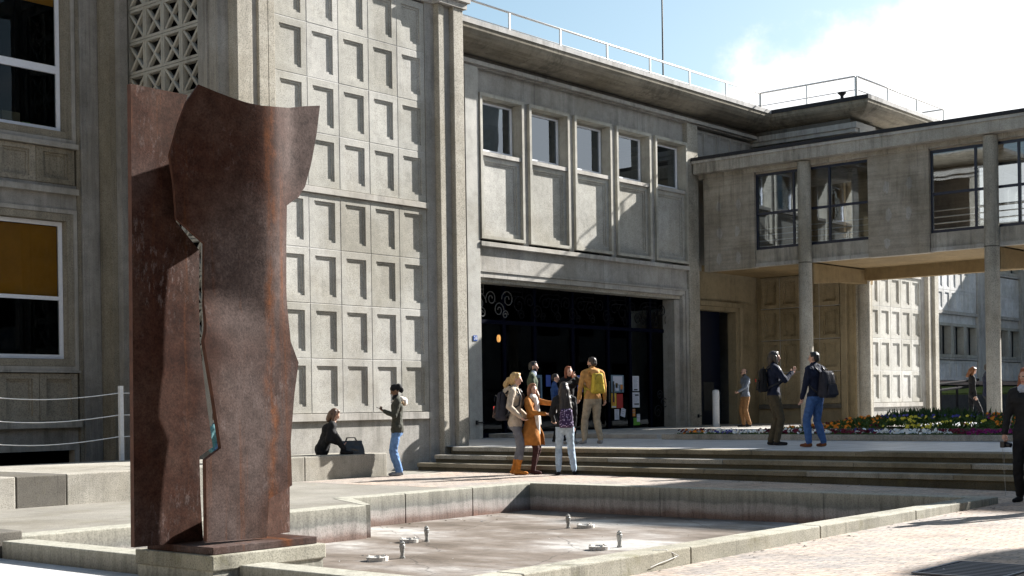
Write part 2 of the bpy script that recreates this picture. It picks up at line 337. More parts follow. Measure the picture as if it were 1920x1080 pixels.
COVE = [(0, 9.93)] + [(.02+.73*math.sin(R(a)), 9.93+.45*(1-math.cos(R(a)))) for a in (12, 25, 38, 51, 64, 77, 90)]

# ------------------------------------------------------------------ ground, pool, platform, terrace
def g(x, y): return -(.06+.0085*(20-min(x, 20)))*max(0, min(1, (14-y)/7.4))
def sheet(name, xs, ys, zf, mat):
    vs = [(x, y, zf(x, y)) for y in ys for x in xs]; n = len(xs)
    o = MB().add(vs, [(j*n+i, j*n+i+1, (j+1)*n+i+1, (j+1)*n+i) for j in range(len(ys)-1) for i in range(n-1)]).build(name, mat)
    return tag(o, kind='structure')
tag(box('ground', -400, 600, -400, 600, -1.2, -.56, 'c_dark'), kind='structure')
fr = lambda a, b, n: [a+(b-a)*i/n for i in range(n+1)]
sheet('pavement', fr(-6, 19.5, 24), fr(-20, 6.6, 20), g, 'pavers')
sheet('pavement_strip', fr(17.4, 19.5, 4), fr(6.6, 14.3, 12), g, 'pavers')
tag(sheet('paved_walk', fr(15.6, 19.9, 4), fr(14.3, 18.1, 4), lambda x, y: .0, 'pavers'), kind='structure')
tag(box('pool_floor', 7.2, 17.2, 6.8, 14.2, -.55, -.43, 'poolfloor'), kind='structure')
sheet('left_basin_floor', fr(-6, 7.06, 3), fr(6.4, 17, 3), lambda x, y: -.165, 'c_white')
# concrete platform, side walls in cast segments
pf = MB()
pf.prism([(7.35,13.06),(12.36,13.06),(13.1,14.24),(15.7,14.24),(15.7,18.1),(19.95,18.1),(19.95,19.4),(-6,20.5),(-6,16.9),(7.35,16.9)], -.5, -.002)
pl = empty('platform', (0,0,0)); tag(pl, kind='structure'); pf.build('platform_slab', 'c_plat', pl)
def wallblk(name, x0, x1, y0, y1, z0, z1, mat, par, bevel=.012): return box(name, x0, x1, y0, y1, z0, z1, mat, par, bevel)
for x0, x1 in ((7.36, 9.5), (9.51, 12.34)): wallblk('wall_block', x0, x1, 12.95, 13.3, -.5, .003, 'poolwall', pl)
MB().prism([(12.36,13.02),(12.46,13.0),(13.2,14.14),(13.0,14.3)], -.5, .002).build('wall_block', 'poolwall', pl)
for i, (x0, x1) in enumerate(((13.1, 14.25), (14.26, 15.72), (15.73, 17.38))): wallblk('wall_block', x0, x1, 14.14, 14.45, -.5, .004+.001*i, 'poolwall_rusty' if i == 2 else 'poolwall', pl)
# pool rim
rm = empty('pool_rim'); tag(rm, kind='structure')
for y0, y1 in ((6.6, 8.9), (8.905, 11.6), (11.605, 14.13)): wallblk('rim_block', 17.1, 17.4, y0, y1, -.5, .006, 'poolwall', rm)
xs = [3.0, 5.4, 7.9, 10.2, 12.6, 14.9, 17.095]
for i in range(6): wallblk('rim_block', xs[i], xs[i+1]-.008, 6.6, 6.88, -.6, .004+random.uniform(0, .004), 'c_rim', rm)
dv = empty('divider_wall'); tag(dv, kind='structure')
for y0, y1 in ((6.89, 8.96), (10.02, 12.68)): wallblk('wall_block', 7.1, 7.4, y0, y1, -.5, .0, 'poolwall', dv)
box('wall_block', 6.95, 7.34, 12.7, 16.8, -.5, .085, 'c_dark', dv, .012)
# benches
bn = empty('bench', (0,0,0), 'long low concrete seat wall of pale and dark cast blocks along the left building', 'bench')
for x0, x1, m in ((4.0, 9.6, 'c_bench'), (9.61, 10.35, 'c_dark'), (10.36, 13.95, 'c_bench')): box('seat_block', x0, x1, 16.77, 20.5, -.02, .42, m, bn, .015)
for x0, x1, m in ((13.0, 15.85, 'c_bench'), (15.86, 17.86, 'c_bench')): 
    box('seat_block', max(x0, 13.96), x1, 18.17, 19.24, -.02, .421, m, bn, .015)
# terrace and steps
sheet('terrace', fr(20.5, 110, 10), fr(-30, 26.2, 10), lambda x, y: .44, 'slabs')
st = empty('steps'); tag(st, kind='structure')
rnd = random.Random(3)
for k in range(3):
    x = 19.6+.36*k; zt = .147*(k+1)-.002; yend = (19.1, 18.96, 18.8)[k]
    wd = (.42, .42, .62)[k]
    y = yend
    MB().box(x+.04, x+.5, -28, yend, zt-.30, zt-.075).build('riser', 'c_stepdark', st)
    while y > -28:
        L = rnd.choice((2.1, 2.7, 1.9, 2.4)); y2 = y-L if y > 0 else -28
        MB().box(x, x+wd, y2+.006, y, zt-.078, zt+rnd.uniform(-.002, .003)).build('tread_slab', rnd.choice(('c_step', 'c_step', 'c_bench')), st, bevel=.008)
        y = y2
box('terrace_edge_fill', 20.5, 20.6, -28, 19, -.3, .43, 'c_stepdark', st)
en = tag(box('entrance_slab', 26.3, 39.6, 17.9, 26, .44, .545, 'c_ledge', None, .01), kind='structure')

# ------------------------------------------------------------------ panel block module (wings with coffered walls)
PITCH = .79; ROWS = [1.162+1.03*i for i in range(4)]; ROWS2 = [5.41+1.013*i for i in range(5)]
def panel_block(x0, root, depth=16, left='full'):
    """x0: start of the coffered field (5 columns); front plane y=19.3"""
    F = 19.3
    xr = x0+5*PITCH
    if left == 'full':
        box('core_wall', x0+.3, xr+.9, F+.10, F+depth, -.4, 9.5, 'dark_room', root); box('core_wall', x0-.9, x0+.299, F+.10, F+.4, -.4, 9.5, 'c_smooth', root); box('core_wall', x0-1.05, x0+.299, F+3.2, F+depth, -.4, 9.5, 'c_smooth', root)
    else: box('core_wall', x0-.45, xr+.9, F+.10, F+depth, -.4, 9.5, 'c_smooth', root)
    j = MB()
    for c in range(1, 5): j.box(x0+c*PITCH-.009, x0+c*PITCH+.009, F+.006, F+.03, 1.16, 5.28).box(x0+c*PITCH-.009, x0+c*PITCH+.009, F+.006, F+.03, 5.41, 9.45)
    for z in ROWS[1:]+ROWS2[1:4]: j.box(x0, xr, F+.0055, F+.03, z-.009, z+.009)
    j.build('joint', 'c_white', root)
    for c in range(5):
        for z in ROWS: panel(x0+c*PITCH+.004, F, z+.006, PITCH-.010, 1.03-.010, root)
        for z in ROWS2[:-1]: panel(x0+c*PITCH+.004, F, z+.006, PITCH-.010, 1.013-.010, root)
    box('ledge', x0-.05, xr+.03, F-.048, F+.099, 5.285, 5.402, 'c_ledge', root, .006)
    box('ledge', x0-.05, xr+.03, F-.048, F+.099, 1.02, 1.158, 'c_ledge', root, .006)
    box('base_wall', x0-.05, xr, F+.02, F+.098, -.3, 1.018, 'c_smooth', root)
    # right pilaster group
    a = xr
    box('pilaster', a+.002, a+.267, F-.01, F+.5, -.3, 9.5, 'c_smooth', root)
    box('pilaster', a+.269, a+.443, F-.15, F+.5, -.3, 9.5, 'c_rough', root, .008)
    box('pilaster', a+.445, a+.642, F-.10, F+.5, -.3, 9.5, 'c_smooth', root)
    box('pilaster', a+.644, a+.94, F-.22, F+.6, -.3, 9.5, 'c_rough', root, .01)
    # left pilaster group
    if left == 'full':
        box('pilaster', x0-.10, x0-.05, F-.06, F+.5, -.3, 9.5, 'c_smooth', root)
        box('pilaster', x0-.255, x0-.102, F-.16, F+.5, -.3, 9.5, 'c_rough', root, .008)
        box('pilaster', x0-.47, x0-.262, F-.16, F+.5, -.3, 9.5, 'c_rough', root, .008)
        box('pilaster', x0-.62, x0-.472, F-.10, F+.5, -.3, 9.5, 'c_smooth', root)
        box('pilaster', x0-.96, x0-.622, F-.17, F+.6, -.3, 9.5, 'c_rough', root, .01)
        box('pilaster', x0-1.2, x0-.962, F+.08, F+.5, -.3, 9.5, 'c_smooth', root)
    else:
        box('pilaster', x0-.45, x0-.05, F-.16, F+.5, -.3, 9.5, 'c_rough', root, .008)
    # entablature, cove and coping
    xl, xe = x0-1.25, xr+1.02
    box('entablature', xl, xe-.04, F-.05, F+depth, 9.5, 9.62, 'c_ledge', root)
    box('entablature', xl-.05, xe+.05, F-.12, F+depth, 9.622, 9.80, 'c_ledge', root, .01)
    for a, c in ((x0-1.27, x0-.04), (xr+.2, xr+1.03)):
        box('capital', a, c, F-.26, F-.051, 9.5, 9.62, 'c_ledge', root); box('capital', a-.05, c+.05, F-.32, F-.121, 9.621, 9.802, 'c_ledge', root, .01)
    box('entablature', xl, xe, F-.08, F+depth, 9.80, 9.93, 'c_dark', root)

# ---- left wing A
A = empty('building_wing', (0,0,0), 'sunlit concrete wing with five columns of coffered panels behind the rusty sculpture', 'building')
XA = 16.25; panel_block(XA, A)
sp_ = [(15.0, 22.6, -.5, 0), (15.0, 19.2, -.5, -.5), (21.25, 19.2, .5, -.5), (21.25, 35, .5, 0)]
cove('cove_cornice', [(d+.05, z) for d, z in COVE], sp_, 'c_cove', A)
box('roof_slab', 14.62, 21.62, 18.85, 35, 10.385, 10.45, 'c_gravelroof', A)
box('coping', 14.58, 21.66, 18.79, 18.84, 10.382, 10.53, 'c_coping', A)
# side wall of A towards the left (faces -X) with the pierced cross grilles
gx = 15.05
box('side_wall', gx+.02, gx+.5, 19.45, 19.95, -.3, 9.5, 'c_smooth', A)
box('side_pilaster', gx-.015, gx+.3, 19.40, 19.56, -.3, 9.5, 'c_smooth', A)
box('side_pilaster', gx-.05, gx+.3, 19.62, 19.74, -.3, 9.5, 'c_smooth', A)
for z0, z1 in ((-.3, 1.2), (6.62, 6.95), (9.35, 9.5)): box('side_wall', gx+.03, gx+.4, 19.95, 22.2, z0, z1, 'c_smooth', A)
box('side_ledge', gx-.03, gx+.3, 19.8, 22.15, 6.84, 6.93, 'c_ledge', A)
def xcell(w_=.545, h_=.60):
    b = MB(); t = .05; d = .12
    b.box(0, d, 0, w_, 0, t); b.box(0, d, 0, w_, h_-t, h_); b.box(0, d, 0, t, t, h_-t); b.box(0, d, w_-t, w_, t, h_-t)
    for s in (1, -1):
        p0 = Vector((0, t, t if s > 0 else h_-t)); p1 = Vector((0, w_-t, h_-t if s > 0 else t)); dd = (p1-p0).normalized(); nn = Vector((0, -dd.z, dd.y))*.026
        x = .02 if s > 0 else .023
        vs = [p0+nn, p1+nn, p1-nn, p0-nn]; b.add([(x, v.y, v.z) for v in vs]+[(x+.07, v.y, v.z) for v in vs]+[(x-.015, (vs[0].y+vs[3].y)/2, (vs[0].z+vs[3].z)/2), (x-.015, (vs[1].y+vs[2].y)/2, (vs[1].z+vs[2].z)/2)],
              [(4,5,6,7),(0,1,5,4),(3,2,6,7)[::-1],(8,9,1,0),(3,2,9,8)])
    return b
xm = xcell().mesh('grille_block'); xm.materials.append(MATS['c_frame'])
gr_ = [(zz, 4) for zz in (6.97, 7.58, 8.19, 8.80)] + [(1.3+.61*i, 4) for i in range(8)] + [(6.2, 4)]
for zz, n in gr_:
    for j in range(4): link('grille_block', xm, A, (gx+.06, 19.97+.55*j, zz))
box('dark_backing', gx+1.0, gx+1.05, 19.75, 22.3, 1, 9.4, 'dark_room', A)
box('side_wall', gx-.01, gx+.5, 22.18, 22.5, -.3, 9.5, 'c_smooth', A)

# ---- window wing C (left edge of the picture)
C = empty('building_wing', (0,0,0), 'shaded grey window bay with white window frames and an orange blind at the left edge', 'building')
CY = 22.6
box('pilaster', 14.86, 15.03, 22.05, 22.9, -.6, 9.9, 'c_wing_shade', C)
box('pilaster', 14.74, 14.855, 22.2, 22.9, -.6, 9.9, 'c_wingrough_shade', C)
box('pilaster', 14.36, 14.735, 22.58, 22.95, -.6, 9.9, 'c_wing_shade', C, .01)
box('pilaster', 14.48, 14.62, 22.57, 22.6, -.6, 9.9, 'c_wing_shade', C)
box('moulding', 14.28, 14.355, 22.62, 22.95, -.6, 9.9, 'c_wingrough_shade', C)
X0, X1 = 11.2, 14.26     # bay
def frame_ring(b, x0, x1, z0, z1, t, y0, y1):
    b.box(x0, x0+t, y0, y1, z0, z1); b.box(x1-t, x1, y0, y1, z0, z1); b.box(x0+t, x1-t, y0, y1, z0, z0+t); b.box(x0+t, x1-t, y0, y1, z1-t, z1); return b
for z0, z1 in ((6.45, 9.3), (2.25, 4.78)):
    frame_ring(MB(), 12.0, 14.18, z0-.14, z1+.14, .13, CY+.02, CY+.3).build('window_surround', 'c_wingrough_shade', C)
    frame_ring(MB(), 11.92, 14.26, z0-.22, z1+.22, .075, CY+.0, CY+.1).build('window_surround', 'c_wingledge_shade', C)
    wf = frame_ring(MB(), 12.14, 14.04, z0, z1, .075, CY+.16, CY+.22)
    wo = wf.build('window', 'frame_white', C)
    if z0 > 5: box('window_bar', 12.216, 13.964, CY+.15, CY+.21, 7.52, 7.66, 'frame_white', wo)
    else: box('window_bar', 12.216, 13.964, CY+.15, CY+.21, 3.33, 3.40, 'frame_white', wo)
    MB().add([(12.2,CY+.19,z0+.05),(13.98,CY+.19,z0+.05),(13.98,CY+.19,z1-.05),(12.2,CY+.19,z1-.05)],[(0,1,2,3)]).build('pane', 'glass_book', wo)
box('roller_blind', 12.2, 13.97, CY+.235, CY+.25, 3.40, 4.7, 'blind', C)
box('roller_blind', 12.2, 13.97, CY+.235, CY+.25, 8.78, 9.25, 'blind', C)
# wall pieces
box('wall', X0, 11.92, CY+.05, CY+.3, -.6, 9.9, 'c_wing_shade', C)
for z0, z1, m in ((9.52, 9.9, 'c_wing_shade'), (5.40, 5.46, 'c_wing_shade'), (5.0, 5.28, 'c_wing_shade')): box('wall', 11.9, 14.27, CY+.03, CY+.3, z0, z1, m, C)
box('ledge', 11.7, 14.27, CY-.07, CY+.1, 6.13, 6.22, 'c_wingledge_shade', C)
box('ledge', 11.7, 14.27, CY-.06, CY+.1, 5.28, 5.39, 'c_wingledge_shade', C)
box('ledge', 11.7, 14.27, CY-.05, CY+.1, 2.0-.01, 2.03, 'c_wingledge_shade', C)
box('ledge', 11.7, 14.27, CY-.06, CY+.1, .98, 1.10, 'c_wingledge_shade', C)
box('wall', 11.9, 14.27, CY+.08, CY+.3, .62, .98, 'c_wing_shade', C)
frame_ring(MB(), 11.3, 14.24, -.6, .66, .1, CY+.0, CY+.2).build('basement_surround', 'c_wingledge_shade', C)
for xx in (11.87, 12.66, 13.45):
    panel(xx, CY+.01, 5.465, .78, .655, C, mz=.09, d1=.04, d2=.025, mat='c_wingrough_shade'); panel(xx, CY+.01, 1.105, .78, .87, C, mz=.10, d1=.04, d2=.025, mat='c_wingrough_shade')
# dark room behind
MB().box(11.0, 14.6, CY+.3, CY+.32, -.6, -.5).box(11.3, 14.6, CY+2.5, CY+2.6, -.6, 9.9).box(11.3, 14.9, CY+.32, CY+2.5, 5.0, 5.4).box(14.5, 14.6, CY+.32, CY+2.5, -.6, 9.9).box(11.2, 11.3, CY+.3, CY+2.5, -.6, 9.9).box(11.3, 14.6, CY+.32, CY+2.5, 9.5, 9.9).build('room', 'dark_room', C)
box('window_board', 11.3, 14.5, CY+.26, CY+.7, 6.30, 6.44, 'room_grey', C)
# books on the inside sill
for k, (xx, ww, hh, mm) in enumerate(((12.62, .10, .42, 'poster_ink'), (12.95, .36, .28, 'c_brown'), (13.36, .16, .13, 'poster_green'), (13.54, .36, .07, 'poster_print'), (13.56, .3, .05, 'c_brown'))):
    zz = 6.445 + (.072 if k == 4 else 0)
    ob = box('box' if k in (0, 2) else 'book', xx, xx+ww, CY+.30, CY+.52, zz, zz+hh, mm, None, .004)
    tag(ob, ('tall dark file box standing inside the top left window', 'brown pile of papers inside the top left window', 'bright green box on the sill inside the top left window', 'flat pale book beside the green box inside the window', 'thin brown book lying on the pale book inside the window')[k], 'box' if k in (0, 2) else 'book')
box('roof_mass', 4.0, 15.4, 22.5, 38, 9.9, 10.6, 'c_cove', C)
box('wall', 4.0, X0-.01, CY-.05, 30, -.6, 9.9, 'c_wing_shade', C)

# ---- entrance wing B
B = empty('building_wing', (0,0,0), 'entrance front with five tall framed windows above a wide dark doorway', 'building')
BY = 22.5
box('pier', 24.96, 25.45, BY, BY+.6, .3, 9.66, 'c_panel', B, .01)
box('pier', 34.90, 35.48, BY, BY+.6, .3, 9.66, 'c_rough', B, .01)
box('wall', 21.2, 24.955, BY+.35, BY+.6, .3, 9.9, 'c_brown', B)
box('jamb', 34.62, 34.76, BY+.06, BY+.6, .3, 4.50, 'c_smooth', B); box('jamb', 34.762, 34.898, BY+.03, BY+.6, .3, 4.62, 'c_smooth', B)
box('jamb', 34.34, 34.615, BY+.18, BY+.6, .3, 4.34, 'c_smooth', B)
# bands over the opening
box('lintel', 25.455, 34.615, BY+.16, BY+.6, 4.36, 4.46, 'c_rough', B)
box('lintel', 25.455, 34.758, BY+.06, BY+.6, 4.462, 4.60, 'c_ledge', B, .006)
box('lintel', 25.455, 34.896, BY+.03, BY+.6, 4.602, 4.66, 'c_smooth', B)
box('lintel', 25.455, 34.896, BY+.08, BY+.6, 4.662, 5.23, 'c_smooth', B)
box('ledge', 25.455, 34.896, BY-.04, BY+.6, 5.232, 5.345, 'c_ledge', B, .006)
box('wall', 25.455, 34.896, BY+.16, BY+.5, 9.02, 9.66, 'c_smooth', B)
box('frieze', 24.6, 38.8, BY+.03, BY+.5, 9.662, 9.70, 'c_smooth', B)
box('frieze', 21.2, 39.0, BY-.07, BY+.5, 9.702, 9.80, 'c_ledge', B)
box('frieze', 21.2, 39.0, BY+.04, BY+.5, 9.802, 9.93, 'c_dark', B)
for i in range(5):
    x0 = 25.49+1.92*i; x1 = x0+1.70
    f = MB(); t_ = .085
    f.box(x0, x0+t_, BY-.03, BY+.4, 5.42, 9.05); f.box(x1-t_, x1, BY-.03, BY+.4, 5.42, 9.05); f.box(x0+t_, x1-t_, BY-.03, BY+.4, 8.965, 9.05); f.box(x0+t_, x1-t_, BY-.03, BY+.12, 5.42, 5.50)
    wo = f.build('window', 'c_frame', B)
    box('sill', x0+t_+.001, x1-t_-.001, BY-.0, BY+.3, 7.50, 7.60, 'c_ledge', wo)
    frame_ring(MB(), x0+t_+.001, x1-t_-.001, 7.602, 8.963, .07, BY+.27, BY+.33).build('sash', 'c_frame', wo)
    frame_ring(MB(), x0+t_+.073, x1-t_-.073, 7.675, 8.89, .035, BY+.255, BY+.31).build('sash', 'frame_white', wo)
    MB().add([(x0+.15,BY+.3,7.66),(x1-.15,BY+.3,7.66),(x1-.15,BY+.3,8.92),(x0+.15,BY+.3,8.92)],[(0,1,2,3)]).build('pane', 'glass', wo)
    o = link('panel', panel_mesh(x1-x0-2*t_-.004, 1.995, .13, .12, .035, .06, .025, 'c_panel', .1), wo, (x0+t_+.002, BY+.06, 5.502))
    if i < 4: box('mullion_strip', x1+.002, x0+1.918, BY+.05, BY+.4, 5.35, 9.02, 'c_smooth', B)
box('wall', 25.455, 25.488, BY+.03, BY+.4, 5.35, 9.02, 'c_smooth', B); box('wall', 34.872, 34.896, BY+.03, BY+.4, 5.35, 9.02, 'c_smooth', B)
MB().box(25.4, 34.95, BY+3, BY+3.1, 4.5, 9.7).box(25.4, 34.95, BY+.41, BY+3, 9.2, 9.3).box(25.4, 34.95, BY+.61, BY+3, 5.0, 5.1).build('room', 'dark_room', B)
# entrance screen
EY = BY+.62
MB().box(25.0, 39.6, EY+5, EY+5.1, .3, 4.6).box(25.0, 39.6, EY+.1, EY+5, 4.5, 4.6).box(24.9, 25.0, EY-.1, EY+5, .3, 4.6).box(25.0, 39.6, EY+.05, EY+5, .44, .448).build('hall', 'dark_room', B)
sc = MB()
for xx in (27.0, 28.25, 29.9, 31.55, 32.62, 33.65): sc.box(xx-.05, xx+.05, EY-.05, EY+.05, .45, 4.36)
sc.box(25.45, 34.6, EY-.055, EY+.055, 3.36, 3.46).box(25.45, 34.6, EY-.054, EY+.054, .45, .56)
sc.build('screen_frame', 'frame_dark', B)
for a, b_ in ((25.5, 26.95), (27.05, 28.2), (28.3, 29.85), (29.95, 31.5), (31.6, 32.57), (32.67, 33.6), (33.7, 34.6)):
    MB().add([(a,EY,.55),(b_,EY,.55),(b_,EY,3.38),(a,EY,3.38)],[(0,1,2,3)]).build('pane', 'glass_dark', B)
for a in (31.45, 31.66): 
    box('door_handle', a, a+.03, EY-.12, EY-.08, 1.3, 1.9, 'iron', B)
def scroll(cx_, cz, r, flip, turns=1.5, y=BY+.5):
    pts = []
    for i in range(26):
        a = i/25*turns*2*math.pi; rr = r*(1-i/25*.8)
        pts.append((cx_+flip*(rr*math.cos(a)), y, cz+rr*math.sin(a)))
    return pts
for k in range(6):
    b = MB(); x = 25.95+1.55*k
    for (dx, dz, r, fl) in ((0, 3.88, .26, 1), (.45, 4.0, .20, -1), (.1, 3.62, .15, -1), (.75, 3.72, .2, 1), (1.1, 4.0, .24, -1), (1.0, 3.6, .12, 1)):
        b.tube(scroll(x+dx, dz, r, fl), .013, 5)
    for dz in (4.22, 4.1): b.tube([(x-.45, BY+.5, dz), (x+.15, BY+.5, dz), (x+.15, BY+.5, dz+.14)], .012, 5)
    b.build('iron_scroll', 'iron' if k == 0 else 'black_paint_shade', B)  # first scroll lighter as if lit, the others blackened for shade
# low ironwork behind the right jamb
b = MB()
for dx, dz, r, fl in ((0, 1.0, .22, 1), (.35, 1.25, .18, -1), (.1, 1.5, .15, 1)): b.tube(scroll(33.9+dx, dz, r, fl, y=EY-.1), .012, 5)
b.build('iron_scroll', 'black_metal', B)
lm = MB(); lm.lathe([(.075, 0), (.075, .05), (.05, .05), (.05, 0)], (0, 0, 0), 20); me = lm.mesh('lamp_ring')
mm, t_, bb = newmat('lamp_glow'); bb.inputs['Emission Color'].default_value = (1, .45, .12, 1); bb.inputs['Emission Strength'].default_value = 1.6; MATS['lamp_glow'] = mm; me.materials.append(mm)
lo = link('ring_lamp', me, None, (27.25, EY+.4, 3.02)); lo.rotation_euler = (R(90), 0, 0); lo.scale = (.7, 1.3, 1); tag(lo, 'small glowing orange ring lamp in the dark entrance hall', 'lamp')
# right of pier: small bay in the inner corner, with the side door
box('wall', 35.482, 39.5, BY+.3, BY+.6, 4.40, 5.3, 'c_brown', B)
box('lintel', 35.482, 38.4, BY+.2, BY+.6, 4.25, 4.398, 'c_brown', B); box('lintel', 35.482, 38.2, BY+.3, BY+.6, 4.12, 4.248, 'c_brown', B)
box('jamb', 38.05, 38.2, BY+.3, BY+.6, .5, 4.118, 'c_brown', B); box('jamb', 38.202, 38.42, BY+.22, BY+.6, .5, 4.248, 'c_brown', B); box('wall', 38.422, 39.42, BY+.28, BY+.6, .5, 4.398, 'c_brown', B)
box('side_door', 35.49, 38.04, BY+.9, BY+.96, .5, 4.15, 'navy_metal', B)
box('notice_board', 37.0, 37.6, BY+.88, BY+.898, 1.0, 1.9, 'room_grey', B)
box('wall', 35.482, 39.5, BY+.3, BY+.5, 5.302, 9.66, 'c_smooth', B)
for i in range(5): panel(35.5+i*.76, BY+.2, 8.75, .75, .86, B, mx_=.10, mz=.08, mat='c_smooth')
# cove along B, then along D, then along E
Dx = 39.4
cove('cove_cornice', COVE, [(21.3, BY, 0, -1), (Dx, BY, -1, -1), (Dx, 19.2, -1, -1), (46.0, 19.2, 1, -1), (46.0, 30, 1, 0)], 'c_cove', B)
box('coping', 21.3, Dx-.77, BY-.77, BY-.55, 10.38, 10.50, 'c_coping', B)
box('coping', Dx-.775, Dx-.55, 18.43, BY-.55, 10.38, 10.505, 'roof_black', B)
box('coping', Dx-.549, 46.77, 18.43, 18.65, 10.38, 10.503, 'c_coping', B); box('coping', 46.55, 46.771, 18.651, 30, 10.38, 10.503, 'c_coping', B)
MB().box(21.3, Dx-.2, BY-.54, 38, 10.39, 10.44).box(Dx-.54, 46.5, 18.66, 38, 10.392, 10.445).build('roof_slab', 'c_gravelroof', B)

# ---- end wing E (far panel block) and its shaded side wall D
Eb = empty('building_wing', (0,0,0), 'far sunlit wing with coffered panels seen under the footbridge', 'building')
panel_block(40.25, Eb, depth=16, left='single')
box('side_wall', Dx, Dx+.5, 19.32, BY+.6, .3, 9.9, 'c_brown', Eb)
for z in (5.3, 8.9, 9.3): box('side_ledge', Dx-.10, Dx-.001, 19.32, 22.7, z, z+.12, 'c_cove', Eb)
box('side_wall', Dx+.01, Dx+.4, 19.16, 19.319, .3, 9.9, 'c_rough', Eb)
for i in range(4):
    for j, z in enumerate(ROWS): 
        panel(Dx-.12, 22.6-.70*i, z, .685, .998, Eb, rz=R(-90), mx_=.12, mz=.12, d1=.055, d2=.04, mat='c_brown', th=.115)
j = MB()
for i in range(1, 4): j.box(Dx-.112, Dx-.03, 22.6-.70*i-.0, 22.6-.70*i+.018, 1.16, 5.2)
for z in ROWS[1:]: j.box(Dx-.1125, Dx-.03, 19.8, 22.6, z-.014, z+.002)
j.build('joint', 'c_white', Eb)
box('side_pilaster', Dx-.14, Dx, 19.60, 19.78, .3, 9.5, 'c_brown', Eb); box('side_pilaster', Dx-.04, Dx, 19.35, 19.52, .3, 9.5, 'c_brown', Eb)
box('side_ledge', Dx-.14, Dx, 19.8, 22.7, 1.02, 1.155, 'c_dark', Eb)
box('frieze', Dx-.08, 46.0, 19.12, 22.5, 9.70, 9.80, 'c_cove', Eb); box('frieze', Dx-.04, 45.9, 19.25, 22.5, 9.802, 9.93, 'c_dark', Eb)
box('pilaster', Dx-.2, Dx+.3, 19.0, 19.3, 9.0, 9.698, 'c_panel', Eb)

# ---- far range F
Fb = empty('building_wing', (0,0,0), 'distant grey office range with rows of narrow windows beyond the bridge column', 'building')
FY = 26.2
box('core_wall', 45.2, 96, FY+.35, FY+1, .2, 10.2, 'c_far', Fb)
for bay in range(-1, 5):
    bx = 61.8+5.8*bay
    box('pier', bx+4.76, bx+5.78, FY-.1, FY+.34, .2, 10.2, 'c_ledge', Fb)
    for i in range(6):
        for z in (5.42, 6.42): panel(bx+i*.79, FY, z, .78, .99, Fb, mx_=.15, mz=.12, mat='c_far')
        panel(bx+i*.79, FY, 2.12, .78, .95, Fb, mx_=.15, mz=.12, mat='c_far')
    box('ledge', bx, bx+4.75, FY-.08, FY+.3, 5.26, 5.40, 'c_ledge', Fb); box('wall', bx, bx+4.75, FY+.05, FY+.3, 4.85, 5.258, 'c_far', Fb)
    box('ledge', bx, bx+4.75, FY-.08, FY+.3, 3.10, 3.2, 'c_ledge', Fb); box('ledge', bx, bx+4.75, FY-.08, FY+.3, 7.45, 7.55, 'c_ledge', Fb)
    for i in range(3):
        for z0, z1 in ((3.22, 4.84), (7.57, 9.2)):
            wx = bx+i*1.583
            wo = frame_ring(MB(), wx+.02, wx+1.56, z0, z1, .13, FY-.06, FY+.3).build('window', 'c_frame', Fb)
            MB().add([(wx+.1,FY+.28,z0+.1),(wx+1.5,FY+.28,z0+.1),(wx+1.5,FY+.28,z1-.1),(wx+.1,FY+.28,z1-.1)],[(0,1,2,3)]).build('pane', 'glass_dark', wo)
            box('mullion', wx+.95, wx+1.02, FY+.2, FY+.27, z0+.13, z1-.13, 'c_ledge', wo)
box('band', 45.5, 96, FY-.3, FY+.3, 1.9, 2.08, 'pink_band', Fb); box('base', 45.5, 96, FY-.1, FY+.3, .2, 1.89, 'c_dark', Fb)
gb = tag(MB().add([(45.8, 24.6, 1.5), (96, 24.6, 1.5), (96, 26.05, 1.85), (45.8, 26.05, 1.85), (45.8, 24.6, .3), (96, 24.6, .3)], [(0,1,2,3), (4,5,1,0)]).build('grass_bank', ['grass']), kind='structure')
rw = tag(box('retaining_wall', 45.8, 96, 24.2, 24.58, .3, 1.42, 'room_grey'), kind='structure')
hr = empty('ramp_railing', (0,0,0), 'black sloping handrail of the ramp in front of the far building', 'railing')
for z0, z1 in ((1.5, 1.95), (1.25, 1.7)): MB().tube([(44.5, 22.8, z0-.1), (58, 22.8, z1+.1)], .06, 6).build('rail', 'black_paint_shade', hr)
for i in range(8): MB().tube([(45.5+i*1.7, 22.8, .44), (45.5+i*1.7, 22.8, 1.45+.055*i)], .05, 6).build('post', 'black_paint_shade', hr)

# ---- covered footbridge
BR = empty('footbridge', (0,0,0), 'raised concrete footbridge with glazed bays running out from the entrance front', 'footbridge')
bx = 35.47; yS, yN = -.1, 22.45; Zb, Zt = 5.22, 8.6
cols = [18.9, 13.5, 8.1, 2.7]
def pcyl(name, x, y, r, z0, z1, mat, parent, n=28):
    return MB().lathe([(r, z0), (r, z1)], (x, y, 0), n).build(name, mat, parent, smooth=True)
for y in cols:
    c = pcyl('column', bx-.06, y, .19, .44, 8.1, 'c_rough', BR); 
    MB().lathe([(.19, 5.2), (.2, 5.215), (.19, 5.23)], (bx-.06, y, 0), 28).build('joint_ring', 'c_dark', c, smooth=True)
    c2 = pcyl('column', bx+3.45, y-.1, .19, .44, 5.0, 'c_rough', BR)
    # tapered cross beam
    MB().add([(bx+.1,y-.17,5.2),(bx+3.7,y-.27,5.2),(bx+3.7,y-.27,4.78),(bx+2.2,y-.22,4.78),(bx+.1,y-.17,4.62),(bx+.1,y+.17,5.2),(bx+3.7,y+.07,5.2),(bx+3.7,y+.07,4.78),(bx+2.2,y+.12,4.78),(bx+.1,y+.17,4.62)],
             [(0,4,3,2,1),(5,6,7,8,9),(4,9,8,3),(3,8,7,2),(1,2,7,6),(0,5,9,4)]).build('cross_beam', 'c_soffit' , BR)
